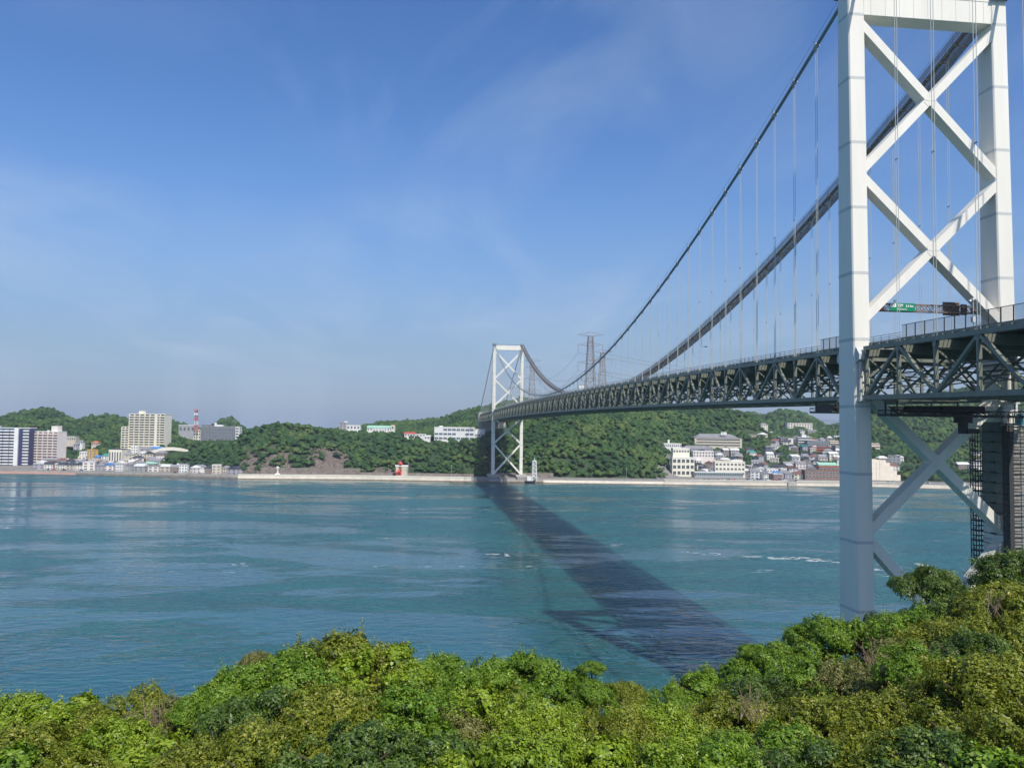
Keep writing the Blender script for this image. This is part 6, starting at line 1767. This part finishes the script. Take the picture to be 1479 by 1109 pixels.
for i, (u, v, d, r_, kd, key, lab) in enumerate(B_):
    bush(u, v, d, r_, kd, key, lab, 'shrub' if ('shrub' in lab or 'vine' in lab or 'shoot' in lab or 'sprig' in lab or 'mound' in lab) else 'tree', .95 if i % 2 else .85)
# undergrowth and creepers between the bushes: a continuous leafy mat nobody could count
def undergrowth(n_, u0, u1, d0, d1, lsz, name, label, kind, seed):
    r = np.random.default_rng(seed)
    u = r.uniform(u0, u1, n_); d = np.sqrt(r.uniform(d0 ** 2, d1 ** 2, n_))
    ug = np.arange(-420, 1980, 15.0); dg = np.arange(4, 80, 1.5)
    G = np.array([[can_z(a, b) for b in dg] for a in ug])
    fu = np.clip((u - ug[0]) / 15, 0, len(ug) - 1.01); fd = np.clip((d - 4) / 1.5, 0, len(dg) - 1.01); iu = fu.astype(int); id_ = fd.astype(int); fu -= iu; fd -= id_
    z = (G[iu, id_] * (1 - fu) + G[iu + 1, id_] * fu) * (1 - fd) + (G[iu, id_ + 1] * (1 - fu) + G[iu + 1, id_ + 1] * fu) * fd
    rr = np.array([ray(x, 614.0) for x in u]); k = d / (rr[:, 0] * FH[0] + rr[:, 1] * FH[1])
    P = np.stack([CAM[0] + rr[:, 0] * k, CAM[1] + rr[:, 1] * k, z], -1)
    n1 = fbm(P[:, 0] / 2.2, P[:, 1] / 2.2, 4, 50); n2 = fbm(P[:, 0] / .7, P[:, 1] / .7, 3, 60)
    P[:, 2] += (n1 - .5) * 2.8 - 1.25 + (n2 - .45) * .7 - .25 * r.random(n_) ** 2
    e = .15
    gx = fbm((P[:, 0] + e) / 2.2, P[:, 1] / 2.2, 4, 50) - n1; gy = fbm(P[:, 0] / 2.2, (P[:, 1] + e) / 2.2, 4, 50) - n1
    Nn = np.stack([-gx * 2.6 / e, -gy * 2.6 / e, np.ones(n_)], -1); Nn /= np.linalg.norm(Nn, axis=1)[:, None]
    big = fbm(P[:, 0] / 4 + 3, P[:, 1] / 4, 3, 91)
    tone = np.clip(.34 + .9 * (n2 - .45) + .5 * (big - .45) + r.normal(size=n_) * .16, 0, .93); tone[r.random(n_) < .015 + .06 * (big > .60)] = .99
    V, F_, T = leaves(P, Nn, lsz * (.6 + .9 * r.random(n_)), tone, .6)
    me = big_mesh(name, V, F_, LEAF[kind], {'tone': T}); o = bpy.data.objects.new(name, me); COL.objects.link(o)
    tag(o, label, kind='stuff')
undergrowth(85000, -60, 1540, 14, 32, .11, 'undergrowth', 'yellow green creepers matted between the near shrubs', 'yellow', 101)
undergrowth(85000, -100, 1600, 28, 60, .17, 'undergrowth', 'olive and brown creepers matted further down the near slope', 'olive', 102)
undergrowth(24000, 500, 1400, 15, 40, .11, 'undergrowth', 'dry tangled creepers across the middle of the near slope', 'dry', 103)
# bare twigs standing out of the creepers
def twigs(u, v, d, n_, label):
    p = pix(u, v, d); R = empty('dead_branches', p - np.array([0, 0, 1.4]), 0); tag(R, label, 'branches', 'bare dead branches among the creepers')
    r = random.Random(int(u)); m = MB()
    for i in range(n_):
        a = r.random() * 6.28; l = .8 + r.random() * 1.0; tl = .25 + r.random() * .5
        q = np.array([math.cos(a) * tl, math.sin(a) * tl, 1.0]); q /= np.linalg.norm(q)
        b0 = np.array([r.uniform(-.5, .5), r.uniform(-.5, .5), 0]); mid = b0 + q * l * .55 + np.array([r.uniform(-.1, .1), r.uniform(-.1, .1), 0]); e = b0 + q * l + np.array([r.uniform(-.2, .2), r.uniform(-.2, .2), 0])
        m.tube([b0, mid, e], [.02, .014, .006], 4, False)
        for j in range(3):
            s = b0 + (e - b0) * (.4 + .2 * j); m.tube([s, s + np.array([r.uniform(-.3, .3), r.uniform(-.3, .3), r.uniform(.05, .35)])], [.009, .004], 3, False)
    o = link('twigs', m, MAT['twig'], R); o['kind'] = 'stuff'
for a in ((218, 1008, 33, 16, 'dead grey branches in the shrub beside the left gap'), (1268, 935, 42, 26, 'bare brown branches below the dome in front of the tower leg'), (1440, 850, 45, 16, 'pale bare stems under the dark trees at the right'),
          (1085, 990, 36, 18, 'bare twigs in the brown hollow right of the dip')):
    twigs(*a)
# ------------------------------------------------------------------ sea haze
if HAZE > 0:
    hm = bpy.data.materials.new('haze'); hm.use_nodes = True; nn = hm.node_tree
    nn.nodes.clear()
    out = nn.nodes.new('ShaderNodeOutputMaterial'); pv = nn.nodes.new('ShaderNodeVolumePrincipled')
    pv.inputs['Color'].default_value = (.80, .88, 1.0, 1); pv.inputs['Density'].default_value = HAZE
    pv.inputs['Anisotropy'].default_value = .2
    nn.links.new(pv.outputs[0], out.inputs['Volume'])
    m = MB(); m.box(-950, -2650, -6, 3900, 2650, 260)
    o = link('haze', m, hm); tag(o, 'thin blue sea haze filling the air over the strait', kind='stuff')
